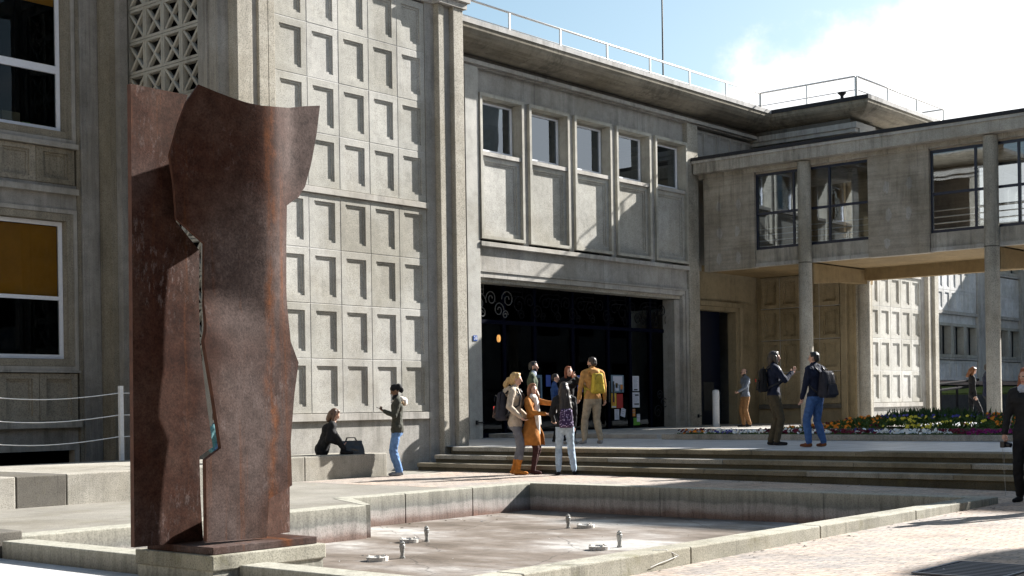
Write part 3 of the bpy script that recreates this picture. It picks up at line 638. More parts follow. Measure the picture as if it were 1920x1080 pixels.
box('fascia', bx-.36, bx-.05, yS, yN+.0, 8.13, 8.52, 'c_fascia', BR, .01)
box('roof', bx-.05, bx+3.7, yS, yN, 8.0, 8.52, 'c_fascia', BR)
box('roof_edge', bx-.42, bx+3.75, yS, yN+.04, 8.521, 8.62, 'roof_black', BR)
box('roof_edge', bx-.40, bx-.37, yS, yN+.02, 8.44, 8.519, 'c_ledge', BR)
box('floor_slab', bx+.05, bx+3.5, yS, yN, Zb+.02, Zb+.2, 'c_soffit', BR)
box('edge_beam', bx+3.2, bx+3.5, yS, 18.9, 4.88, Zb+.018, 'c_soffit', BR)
def bridge_bay(y1, y0, side):
    """window bay from y1 (north) down to y0"""
    xf = bx+.13 if side < 0 else bx+3.35
    b = MB(); t = .055
    ys = [y1-.02] + [y1-.02-(y1-y0-.04)*k for k in (.34, .66)] + [y0+.02]
    b.box(xf-.04, xf+.04, y0, y0+t, 5.72, 7.95); b.box(xf-.04, xf+.04, y1-t, y1, 5.72, 7.95)
    b.box(xf-.04, xf+.04, y0+t, y1-t, 5.72, 5.80); b.box(xf-.04, xf+.04, y0+t, y1-t, 7.88, 7.95)
    for yy in ys[1:3]: b.box(xf-.035, xf+.035, yy-.03, yy+.03, 5.8, 7.88)
    b.box(xf-.03, xf+.03, y0+t, y1-t, 6.74, 6.81)
    wo = b.build('window', 'navy_metal', BR)
    for i in range(3):
        a, c = ys[i+1]+.03, ys[i]-.03
        for z0, z1 in ((5.8, 6.74), (6.81, 7.88)):
            MB().add([(xf,a,z0),(xf,c,z0),(xf,c,z1),(xf,a,z1)],[(0,3,2,1)]).build('pane', 'glass_clear', wo)
    if side < 0:
        box('sill_wall', bx+.03, bx+.2, y0+.01, y1-.01, Zb+.0, 5.715, 'c_fascia', BR)
        box('drip_mould', bx+.0, bx+.03, y0+.01, y1-.01, Zb+.0, Zb+.1, 'c_ledge', BR)
    else: box('sill_wall', bx+3.3, bx+3.47, y0+.01, y1-.01, Zb+.2, 5.715, 'c_fascia', BR)
    box('head_wall', xf-.05, xf+.06, y0+.01, y1-.01, 7.955, 7.999, 'c_board', BR)
def stain_panel(y1, y0):
    p = box('wall_panel', bx-.03, bx+.2, y0, y1, Zb-.02, 7.998, 'c_board', BR, .01)
    nst = 2; 
    for r_ in range(3):
        for k in range(nst):
            yy = y1-(y1-y0)*(.32+.36*k)+random.uniform(-.04,.04); zz = 5.55+.78*r_
            if random.random() < .12: continue
            pts = []; 
            for i in range(14):
                a = 2*math.pi*i/14; pts.append((bx-.0325, yy+.09*math.cos(a)*random.uniform(.7,1.25), zz+.17*math.sin(a)*random.uniform(.7,1.3)))
            MB().add(pts, [tuple(range(14))]).build('pale_patch', 'c_stain', p)
for y1, y0, ty in ((22.3, 20.56, 'p'), (20.56, 16.97, 'w'), (16.97, 15.2, 'p'), (15.2, 11.6, 'w'), (11.6, 9.8, 'p'), (9.8, 6.2, 'w'), (6.2, 4.4, 'p'), (4.4, .8, 'w'), (.8, -.1, 'p')):
    if ty == 'p': stain_panel(y1, y0); 
    else: bridge_bay(y1, y0, -1)
    if ty == 'w' and y1 < 20: bridge_bay(y1, y0, 1)
    elif ty == 'p' and y1 < 18: box('wall_panel', bx+3.3, bx+3.5, y0, y1, Zb+.2, 7.999, 'c_board', BR)
box('wall_panel', bx+3.3, bx+3.5, 16.97, 19.1, Zb+.2, 7.999, 'c_board', BR)
for x_ in (bx+.45, bx+3.05):
    for z_ in (5.85, 6.02, 6.19, 6.36): MB().tube([(x_, yS+1, z_), (x_, yN-.2, z_)], .018, 6).build('inner_rail', 'steel_white', BR)

# ------------------------------------------------------------------ roof railings and mast
def railing(pts, label, spacing=1.97, z0=10.44, zt=11.13, zm=10.72, mat='rail'):
    rt = empty('roof_railing', (0,0,0), label, 'railing', 'railings along the roof edge')
    MB().tube([(x,y,zt) for x,y in pts], .028, 7).build('top_rail', mat, rt, smooth=True); MB().tube([(x,y,zm) for x,y in pts], .014, 6).build('mid_rail', mat, rt, smooth=True)
    for (xa, ya), (xb, yb) in zip(pts[:-1], pts[1:]):
        L = math.hypot(xb-xa, yb-ya); n = max(1, round(L/spacing))
        for i in range(n+1):
            x, y = xa+(xb-xa)*i/n, ya+(yb-ya)*i/n
            if i == 0 and (xa, ya) != pts[0]: continue
            MB().box(x-.022, x+.022, y-.022, y+.022, z0, zt-.01).build('post', mat, rt)
railing([(22.2, 22.2), (38.75, 22.2)], 'pale tubular railing along the roof above the entrance front')
railing([(38.75, 22.17), (38.75, 18.9)], 'short railing run on the black roof edge between two roof corners')
railing([(38.78, 18.87), (45.3, 18.87), (45.3, 21.5)], 'railing on the far right roof corner ending above the footbridge')
ms = empty('mast', (38.0, 25.4, 10.4), 'thin dark mast rising from the roof behind the railing', 'mast')
MB().tube([(0,0,0),(0,0,5.2)], .028, 7).build('pole', 'black_metal', ms); MB().tube([(0,0,1.4),(0,0,1.55)], .045, 7).build('sleeve', 'black_metal', ms)
vt = empty('roof_vent', (38.75, 19.35, 10.44), 'small black vent cap standing on the dark roof edge', 'vent')
MB().lathe([(.05,0),(.05,.16),(.13,.24),(.13,.27),(.0,.27)], n=12).build('vent_cap', 'roof_black', vt)

# ------------------------------------------------------------------ off-frame neighbours (shadow casters; the dark ones are added to cut sky light)
def neighbour(x0, x1, y0, y1, h, label, mt='c_panel', ov=.5):
    nb = empty('neighbour_building', (0,0,0), label, 'building')
    box('wall', x0, x1, y0, y1, -.6, h, mt, nb)
    box('roof', x0-ov, x1+ov, y0-ov, y1+ov, h, h+.4, 'c_coping', nb)
    for z in [1.6+3.2*i for i in range(int((h-1.5)//3.2))]:
        for i in range(int((y1-y0)//3)):
            box('window', x0-.03, x0+.1, y0+.8+3*i, y0+2.3+3*i, z, z+1.8, 'glass_dark', nb)
        for i in range(int((x1-x0)//3)):
            box('window', x0+.8+3*i, x0+2.3+3*i, y1-.1, y1+.03, z, z+1.8, 'glass_dark', nb)
neighbour(46, 49.4, -30, 3.2, 16.8, 'tall pale block outside the picture on the right beyond the footbridge')
neighbour(49.5, 70, -30, 3.0, 10.5, 'lower pale block joined to the tall one outside the picture', ov=.02)
neighbour(30.0, 31.6, -30, -.95, 11.0, 'narrow pale block added outside the picture on the near right for its shadow', ov=.02)  # unseen, made narrow so its corner shadow crosses the paving
neighbour(31.7, 45.9, -30, -5, 12.0, 'pale block behind the narrow one outside the picture', ov=.02)
neighbour(74, 92, -30, 24, 11.6, 'lower pale block outside the picture far beyond the footbridge')
neighbour(-34, 29, -44, -22, 15, 'unseen dark block added behind the photographer to cut sky light', 'c_brown')  # unseen, added to hold sky light off the shaded walls
neighbour(-48, -30, -21, 60, 15, 'unseen dark block added on the left to cut sky light', 'c_brown')  # second unseen block, added to dim the sky light

# ------------------------------------------------------------------ wire fence on the seat wall
wf = empty('wire_fence', (13.6, 20.3, .42), 'white post and wire fence standing on the back of the seat wall', 'fence')
for xx in (-2.9, 0, 2.0):
    if xx > 1: continue
    MB().box(xx-.035, xx+.035, -.03, .03, 0, 1.28).build('post', 'steel_white', wf)
for zz in (1.155, .78, .41):
    pts = [(-2.9+2.85*i/12, 0, zz-.10*math.sin(math.pi*i/12)) for i in range(13)]
    MB().tube(pts, .008, 5).build('wire', 'wire', wf); MB().tube([(.0, 0, zz), (1.3, 0, zz)], .008, 5).build('wire', 'wire', wf)

# ------------------------------------------------------------------ sculpture and plinth
pn = empty('plinth', (0,0,0), 'weathered concrete plinth under the steel sculpture, standing in the pool wall', 'plinth')
box('plinth_cap', 6.83, 8.05, 8.96, 10.02, -.03, .098, 'c_rim', pn, .012); box('plinth_base', 6.85, 8.03, 8.98, 10.0, -.55, -.031, 'poolwall', pn)
S = empty('sculpture', (0,0,0), 'tall rusty steel sculpture of jagged and curved plates on a concrete plinth', 'sculpture')
box('base_plate', 6.87, 7.98, 9.0, 9.9, .10, .16, 'rust', S, .004)
def plate(name, poly, yf, th, nx=.05):
    """flat outline in (x,z) filled with a grid, pushed to y=yf(x,z), given real thickness"""
    from mathutils.geometry import delaunay_2d_cdt
    bp = []; n = len(poly)
    for i in range(n):
        a, b = Vector(poly[i]), Vector(poly[(i+1) % n]); k = max(1, int((b-a).length/nx))
        bp += [a.lerp(b, j/k) for j in range(k)]
    m = len(bp); xs_ = [p.x for p in bp]; zs_ = [p.y for p in bp]
    def inside(x, z):
        c = False; j = m-1
        for i in range(m):
            if (bp[i].y > z) != (bp[j].y > z) and x < (bp[j].x-bp[i].x)*(z-bp[i].y)/(bp[j].y-bp[i].y)+bp[i].x: c = not c
            j = i
        return c
    pts = list(bp); x = min(xs_)+nx*.5
    while x < max(xs_):
        z = min(zs_)+nx*.5
        while z < max(zs_):
            if inside(x, z) and min((p.x-x)**2+(p.y-z)**2 for p in bp) > (nx*.55)**2: pts.append(Vector((x, z)))
            z += nx
        x += nx
    vo, eo, fo_, *_r = delaunay_2d_cdt(pts, [(i, (i+1) % m) for i in range(m)], [], 1, 1e-5)
    bm = bmesh.new(); bv = [bm.verts.new((v.x, 0, v.y)) for v in vo]
    for f in fo_:
        c = sum((vo[i] for i in f), Vector((0, 0)))/len(f)
        if inside(c.x, c.y): bm.faces.new([bv[i] for i in f])
    for v in [v for v in bm.verts if not v.link_faces]: bm.verts.remove(v)
    bm.normal_update(); bmesh.ops.reverse_faces(bm, faces=[f for f in bm.faces if f.normal.y > 0])
    for v in bm.verts: v.co.y = yf(v.co.x, v.co.z)
    bm.normal_update()
    me = bpy.data.meshes.new(name); bm.to_mesh(me); bm.free(); me.materials.append(MATS['rust']); me.materials.append(MATS['rust_edge'])
    o = link(name, me, S); so = o.modifiers.new('solid', 'SOLIDIFY'); so.thickness = th; so.offset = -1; so.material_offset_rim = 1
    for p in me.polygons: p.use_smooth = True
    es = o.modifiers.new('es', 'EDGE_SPLIT'); es.split_angle = R(35)
    return o
def k1(P, a=1): return P
s957 = 9.57/9.75
def sc_(P, s): return [(x*s, 1.28+(z-1.28)*s) for x, z in P]
P1 = [(6.55,3.944),(7.113,3.944),(7.073,3.838),(6.92,3.422),(6.959,3.239),(6.974,2.86),(7.08,2.757),(7.21,2.632),(7.197,2.222),(7.201,1.858),(7.264,1.312),(7.319,.954),(7.178,.878),(7.183,.541),(7.203,.162),(6.519,.162)]
plate('back_plate', P1, lambda x, z: 9.57, .05, .25)
def sm(a, b, x): t = max(0, min(1, (x-a)/(b-a))); return t*t*(3-2*t)
def yf2(x, z):
    t = sm(1.9, 2.3, z); u = max(0, 7.66-x); left = .32*u*u/(u+.10)
    bend = .35*max(0, x-7.74); flare = -.42*max(0, x-8.0)*sm(2.9, 3.5, z)
    return 9.20+t*(left+bend-.02)+flare
P2 = [(7.056, 3.988), (6.957, 3.835), (6.89, 3.651), (6.813, 3.38), (6.844, 3.141), (6.861, 2.856), (7.084, 2.665), (7.074, 2.246), (6.966, 1.837), (7.049, 1.399), (7.123, 0.955), (6.964, 0.864), (6.962, 0.194), (7.275, 0.181), (7.589, 0.172), (7.624, 0.503), (7.882, 0.604), (7.872, 0.976), (7.922, 1.395), (7.976, 1.676), (7.889, 1.861), (7.875, 2.047), (7.872, 2.327), (7.882, 2.701), (7.901, 3.053), (8.08, 3.148), (8.155, 3.25), (8.216, 3.492), (8.274, 3.738), (8.315, 3.993), (8.137, 3.962), (7.942, 3.916), (7.732, 3.882), (7.592, 3.871), (7.473, 3.879), (7.358, 3.902), (7.201, 3.943)]
plate('front_plate', P2, yf2, .045)
plate('small_plate', [(7.55,.60),(8.12,.66),(8.11,.162),(7.55,.162)], lambda x, z: 9.34+.30*(x-7.55), .04, .25)

# ------------------------------------------------------------------ fountain nozzles and lamp rings, drain grate
nz = [(10.95, 10.92), (12.47, 12.0), (14.83, 11.58), (13.2, 9.54)]; rg = [(10.62, 10.98), (12.28, 12.12), (15.02, 11.42), (12.85, 9.58)]
nl = ['fountain nozzle nearest the plinth, front left of the dry pool', 'fountain nozzle in the left middle of the dry pool, behind the nearest one', 'fountain nozzle farthest back, near the far pool wall', 'fountain nozzle nearest the right hand rim of the pool']
rl = ['open pale lamp ring nearest the plinth on the pool floor', 'pale lamp ring left of the left middle nozzle', 'pale lamp ring beside the farthest nozzle', 'pale lamp ring beside the nozzle nearest the right rim']
for i, (x, y) in enumerate(nz):
    e = empty('fountain_nozzle', (x, y, -.43), nl[i], 'nozzle', 'fountain nozzles in the dry pool')
    MB().lathe([(.032, 0), (.032, .02), (.022, .02), (.022, .07), (.028, .07), (.028, .11)], n=12).build('pipe', 'pipe', e, smooth=False)
    MB().lathe([(.03, .11), (.034, .12), (.034, .15), (.026, .158), (.03, .165), (.03, .18), (.012, .19), (.012, .2), (0, .2)], n=12).build('nozzle_head', 'pipe', e)
    x, y = rg[i]
    e = empty('pool_lamp_ring', (x, y, -.43), rl[i], 'lamp housing', 'lamp housings in the dry pool')
    MB().lathe([(.12, 0), (.125, .045), (.095, .05), (.085, .03), (.085, .01)], n=20).build('ring', 'ringmat', e); MB().lathe([(.085, .012), (0, .012)], n=20).build('glass_disc', 'pipe', e)
    for k in range(3): a = k*2.1; MB().box(.1*math.cos(a)-.012, .1*math.cos(a)+.012, .1*math.sin(a)-.012, .1*math.sin(a)+.012, .04, .062).build('clamp', 'ringmat', e)
dg = empty('drain_grate', (11.0, 4.35, g(11, 4.35)+.004), 'dark metal drain grate let into the paving at the bottom right', 'drain')
MB().box(-.48,.48,-.36,-.33,0,.012).box(-.48,.48,.33,.36,0,.012).box(-.48,-.45,-.33,.33,0,.012).box(.45,.48,-.33,.33,0,.012).build('frame', 'grate', dg)
MB().box(-.45,.45,-.33,.33,.0,.002).build('pit', 'dark_room', dg)  # flat black sheet, the darkness of the hole put into its colour
for i in range(10): MB().box(-.43+.092*i, -.395+.092*i, -.33, .33, .0025, .0055).build('bar', 'grate', dg)

pts = [(9.62+.30*math.sin(i*.42)+.02*i, 6.59-.004*(i % 2), .01-.012*i) if i > 4 else (9.75+.02*i, 6.7-.022*i, .012) for i in range(11)]
tag(MB().tube(pts, .003, 5).build('loose_cord', 'wire'), 'thin white cord hanging over the outer face of the near pool rim', 'cord')
rl_ = random.Random(21); b = MB(); b2 = MB()
for i in range(260):
    if i < 150: x, y, z = rl_.uniform(8.2, 17.0), rl_.choice((rl_.uniform(7, 14), 14.1-abs(rl_.gauss(0, .35)), 6.95+abs(rl_.gauss(0, .3)))), -.428
    else: x, y = rl_.choice(((rl_.uniform(8, 17), 6.58-abs(rl_.gauss(0, .12))), (rl_.uniform(8, 18), rl_.uniform(3, 6.5)), (19.45-abs(rl_.gauss(0, .15)), rl_.uniform(6, 17)))); z = g(x, y)+.004
    a = rl_.uniform(0, 6.28); L = rl_.uniform(.012, .035); q = rl_.uniform(0, .012)
    (b if rl_.random() < .6 else b2).add([(x-L*math.cos(a), y-L*math.sin(a), z), (x+L*.4*math.sin(a), y-L*.4*math.cos(a), z+q), (x+L*math.cos(a), y+L*math.sin(a), z), (x-L*.4*math.sin(a), y+L*.4*math.cos(a), z+q*.5)], [(0,1,2,3)])
tag(b.build('dry_leaves', 'c_stepdark'), 'dry leaves and crumbs scattered in the pool and along the kerbs', 'litter', kind='stuff')
tag(b2.build('paper_scraps', 'c_white'), 'pale scraps scattered over the paving', 'litter', kind='stuff')
# ------------------------------------------------------------------ house number, door stays, posters, ticket post
hn = empty('house_number', (25.20, BY-.012, 2.93), 'small blue enamel house number plate on the left entrance pier', 'sign')
MB().box(-.07, .07, -.004, .008, -.065, .065).build('plate', 'enamel_blue', hn)
fc = bpy.data.curves.new('numerals', 'FONT'); fc.body = '26'; fc.size = .12; fc.align_x = 'CENTER'; fc.align_y = 'CENTER'; fc.extrude = .001
fo = bpy.data.objects.new('tmp', fc); col.objects.link(fo); bpy.context.view_layer.update()
fm = bpy.data.meshes.new_from_object(fo.evaluated_get(bpy.context.evaluated_depsgraph_get())); bpy.data.objects.remove(fo); fm.materials.clear(); fm.materials.append(MATS['enamel_white'])
no = link('numerals', fm, hn, (0, -.0065, 0)); no.rotation_euler = (R(90), 0, 0)
for i, (x, y) in enumerate(((25.44, BY+.1), (35.5, BY+.1))):
    e = empty('door_stay', (x, y-.14, .85), ('black iron stay on the left entrance pier near the ground', 'black iron stay on the right entrance pier near the ground')[i], 'hook')
    MB().box(-.22, 0, -.01, .02, -.015, .015).box(-.27, -.22, -.02, .03, -.05, .05).build('arm', 'black_metal', e)
def poster(x0, x1, z0, z1, mat, label, lines=0, dy=0, tilt=0, art=None):
    cx_, cz = (x0+x1)/2, (z0+z1)/2; hw, hh = (x1-x0)/2, (z1-z0)/2
    e = empty('poster', (cx_, EY-.012-dy, cz), label, 'poster'); e.rotation_euler = (0, R(tilt), 0)
    MB().box(-hw, hw, -.002, .002, -hh, hh).build('sheet', mat, e)
    if lines:
        b = MB()
        for i in range(lines):
            z = hh*.75-i*(hh*1.5/lines); b.box(-hw*.75, hw*random.uniform(.2, .75), -.004, -.0025, z-.008, z+.008)
        b.build('print', 'poster_print', e)
    if art:
        for (a, b0, c, d, mt) in art: MB().box(a, b0, -.006, -.0045, c, d).build('picture', mt, e)
poster(31.68, 32.3, 1.58, 2.08, 'poster_teal', 'grey blue poster with white sheets at the top of the left door leaf', art=[(-.22, .24, -.02, .22, 'poster_paper'), (-.12, .05, -.2, -.03, 'poster_paper'), (-.1, 0, -.12, .02, 'poster_yellow'), (.14, .25, -.16, -.03, 'poster_orange'), (.14, .2, -.24, -.16, 'poster_ink')])
poster(31.68, 31.92, 1.14, 1.56, 'poster_yellow', 'yellow and orange poster low on the left door leaf', art=[(-.09, -.03, -.13, .13, 'poster_orange'), (0, .06, -.1, .1, 'poster_orange'), (-.1, .1, -.2, -.16, 'poster_paper')])
poster(31.94, 32.24, 1.13, 1.54, 'poster_red', 'plain dark red poster beside the yellow one on the door')
poster(31.83, 32.05, .80, 1.10, 'poster_paper', 'white notice under the red poster on the door', 6)
poster(32.14, 32.36, .88, 1.12, 'poster_paper', 'tilted white notice at the lower right of the left door leaf', 3, tilt=14)
poster(32.74, 33.06, 1.62, 2.06, 'poster_paper', 'tall white notice at the top of the right door leaf', 9, art=[(-.1, .08, -.2, -.16, 'poster_ink')])
poster(32.70, 33.08, 1.14, 1.58, 'poster_paper', 'white notice with black bars in the middle of the right door leaf', 6, art=[(-.04, .14, .12, .16, 'poster_ink'), (-.08, .15, -.14, -.10, 'poster_ink')])
poster(32.92, 33.08, .72, .95, 'poster_paper', 'small white notice above the green sheet on the door', 2, .008)
poster(32.76, 33.08, .62, .84, 'poster_green', 'bright green sheet low on the right door leaf')
poster(32.70, 32.86, .88, 1.10, 'poster_orange', 'small brownish flyer low on the right door leaf', 2)
poster(27.3, 27.55, 1.66, 2.06, 'poster_teal', 'pale blue poster behind the blonde woman on the glass')
poster(28.0, 28.55, 1.35, 2.06, 'poster_teal', 'dark framed grey poster between the group heads on the glass', art=[(-.2, .2, -.3, .28, 'poster_ink'), (-.12, .1, -.25, -.05, 'poster_blue'), (-.25, -.22, -.3, .3, 'poster_green')])
poster(28.72, 28.92, 1.75, 2.06, 'poster_blue', 'small bright blue poster left of the auburn haired woman')
poster(30.1, 30.35, 1.6, 2.06, 'poster_blue', 'blue poster right of the auburn haired woman', 3)
poster(30.4, 30.6, 1.45, 1.9, 'poster_yellow', 'yellow poster partly hidden by the man in the ochre hoodie')
tp = empty('ticket_post', (34.2, 21.2, .545), 'white rounded intercom post by the side door', 'post')
MB().lathe([(.10, 0), (.10, 1.0), (.085, 1.06), (.0, 1.08)], n=18).build('body', 'steel_white', tp, smooth=False); MB().box(.07, .13, -.06, .06, .78, .9).box(.07, .13, -.06, .06, .95, 1.0).build('slot', 'black_metal', tp)

# ------------------------------------------------------------------ flower bed
fb = empty('flower_bed', (0,0,0), 'raised flower bed with a concrete kerb in the terrace', 'flower bed')
bd = MB()
bd.box(25.75, 25.9, 9.0, 17.4, .445, .56).box(25.9, 27.3, 17.25, 17.4, .445, .559).box(25.9, 34, 9.0, 9.15, .445, .559)
bd.build('kerb', 'c_bench', fb); MB().box(26.95, 27.05, 9.15, 15.4, .445, .66).box(27.05, 31.9, 15.3, 15.4, .445, .659).build('inner_kerb', 'c_dark', fb)
MB().box(25.9, 26.94, 9.15, 17.24, .442, .52).box(27.05, 31.9, 9.15, 15.29, .442, .60).build('soil', 'soil', fb)
rf = random.Random(11)
for nme, c in dict(white=(.8, .8, .78), burgundy=(.13, .012, .03), yellow=(.75, .62, .07), orange=(.75, .24, .02), violet=(.09, .08, .33), magenta=(.22, .015, .12)).items():
    simple('petal_'+nme, c, .6, 0, .2, .15, 40)
simple('leaf', (.055, .10, .02), .6, 0, .3, .4, 30); simple('leaf_dark', (.025, .06, .015), .6, 0, .3, .4, 30)
FL = {k: MB() for k in ('white', 'burgundy', 'yellow', 'orange', 'violet', 'magenta')}
LV = MB(); TL = MB()
def hgt(x, y):  # mound
    return .60+.20*sm(27.1, 29.0, x)*sm(9.6, 11.6, y)*(1-sm(13.8, 15.3, y)) + .04
def flower(b, x, y, z, r):
    for k in range(rf.choice((1, 2))):
        tx, ty = rf.uniform(-.9, .9)-.35, rf.uniform(-.9, .9); nrm = Vector((tx-.3, ty, .7)).normalized(); a = nrm.orthogonal().normalized(); c = nrm.cross(a); p = Vector((x+rf.uniform(-r, r)*.5, y+rf.uniform(-r, r)*.5, z))
        n = 5; vs = [p]
        for i in range(n*2):
            q = math.pi*i/n; rr = r*(1.0 if i % 2 == 0 else .72); vs.append(p+(a*math.cos(q)+c*math.sin(q))*rr+nrm*.3*r)
        b.add(vs, [(0, 1+i, 1+(i+1) % (n*2)) for i in range(n*2)])
def leaf(b, x, y, z, L, wd, spread):
    d = Vector((rf.uniform(-spread, spread), rf.uniform(-spread, spread), 1)).normalized(); s = d.orthogonal().normalized()
    s.rotate(Matrix.Rotation(rf.uniform(0, 6.28), 3, d)); p = Vector((x, y, z)); q = p+d*L*.55; e = p+d*L+Vector((d.x, d.y, 0))*L*.3
    b.add([p-s*wd*.4, p+s*wd*.4, q+s*wd, q-s*wd, e], [(0,1,2,3), (3,2,4)])
for i in range(1500):     # front strip
    x, y = rf.uniform(25.95, 26.9), rf.uniform(9.25, 17.2)
    u = (y-9.25)/8; k = 'white'
    nn = mnoise.noise(Vector((x*1.2, y*.9, 0)))
    if nn > .16: k = 'burgundy'
    elif nn < -.28 and y > 12: k = 'violet'
    if y < 10.6: k = 'magenta' if nn > -.25 else 'burgundy'
    if y > 16.6: k = 'orange' if rf.random() < .4 else 'burgundy'
    if rf.random() < .38: flower(FL[k], x, y, .60+rf.uniform(-.03, .05), rf.uniform(.03, .045))
    for j in range(5): leaf(LV, x+rf.uniform(-.1,.1), y+rf.uniform(-.1,.1), .50, rf.uniform(.06, .12), .02, 1.2)
for i in range(3600):
    x, y = rf.uniform(27.1, 31.8), rf.uniform(9.2, 15.25); z = hgt(x, y); nn = mnoise.noise(Vector((x*.8, y*.9, 5)))
    u = (y-(x-27)*.45-9.2)/4.9
    if u > .72: k = 'orange' if nn > -.1 else 'burgundy'
    elif u < .22: k = 'magenta' if nn > 0.05 else 'orange'
    elif x > 28.8: k = 'violet'
    else: k = 'yellow' 
    if k == 'yellow' and nn > .25: k = 'burgundy'
    if k == 'yellow' and mnoise.noise(Vector((x*1.7, y*1.7, 9))) < -.02: continue
    if rf.random() < (.26 if k != 'violet' else .22): flower(FL[k], x, y, z+rf.uniform(0, .07), rf.uniform(.03, .045))
    for j in range(4): leaf(LV, x+rf.uniform(-.1,.1), y+rf.uniform(-.1,.1), z-.08, rf.uniform(.08, .18), .022, .9)
for i in range(560):
    x = rf.uniform(29.0, 31.6); y = rf.gauss(12.9+(x-30)*.4, .55)
    if not 10.9 < y < 15.1: continue
    leaf(TL, x, y, hgt(x, y)-.05, rf.uniform(.12, .32), .022, .28)
for i in range(260): leaf(TL, rf.uniform(29.5, 31.5), rf.uniform(10.2, 11.0), .66, rf.uniform(.2, .38), .018, .3)
for k, b in FL.items(): tag(b.build('flowers', 'petal_'+k), '%s pansies and daisies flowering in the terrace bed' % k, 'flowers', kind='stuff')
tag(LV.build('low_leaves', 'leaf'), 'low green leaves between the bedding flowers', 'leaves', kind='stuff')
tag(TL.build('tulip_leaves', 'leaf_dark'), 'tall dark upright bulb leaves in the middle of the bed', 'leaves', kind='stuff')

# ------------------------------------------------------------------ people
class Body:
    def __init__(s): s.p = []     # primitives
    def cap(s, a, b, ra, rb, mat, asp=1.0, ax=None): s.p.append(('c', Vector(a), Vector(b), ra, rb, mat, asp, ax))
    def ell(s, c, r, mat, rot=None): s.p.append(('e', Vector(c), Vector(r), mat, rot))
def prim_mesh(bm, p):
    if p[0] == 'e':
        M_ = Matrix.Translation(p[1]) @ (p[4].to_4x4() if p[4] else Matrix.Identity(4)) @ Matrix.Diagonal((*p[2], 1))
        bmesh.ops.create_icosphere(bm, subdivisions=2, radius=1, matrix=M_)
    else:
        _, a, b, ra, rb, m, asp, ax = p; d = b-a; L = d.length; d.normalize()
        s1 = (Vector(ax)-d*Vector(ax).dot(d)).normalized() if ax else d.orthogonal().normalized(); s2 = d.cross(s1); n = 12; rings = []
        for k in (-80, -45, -15): rings.append((a+d*ra*math.sin(R(k)), ra*math.cos(R(k))))
        for k in (0, .33, .66, 1): rings.append((a+d*L*k, ra+(rb-ra)*k))
        for k in (15, 45, 80): rings.append((b+d*rb*math.sin(R(k)), rb*math.cos(R(k))))
        vs = [[bm.verts.new(c+(s1*math.cos(2*math.pi*i/n)+s2*math.sin(2*math.pi*i/n)*asp)*r) for i in range(n)] for c, r in rings]
        for i in range(len(vs)-1):
            for k in range(n): bm.faces.new((vs[i][k], vs[i][(k+1)%n], vs[i+1][(k+1)%n], vs[i+1][k]))
        bm.faces.new(vs[0][::-1]); bm.faces.new(vs[-1])
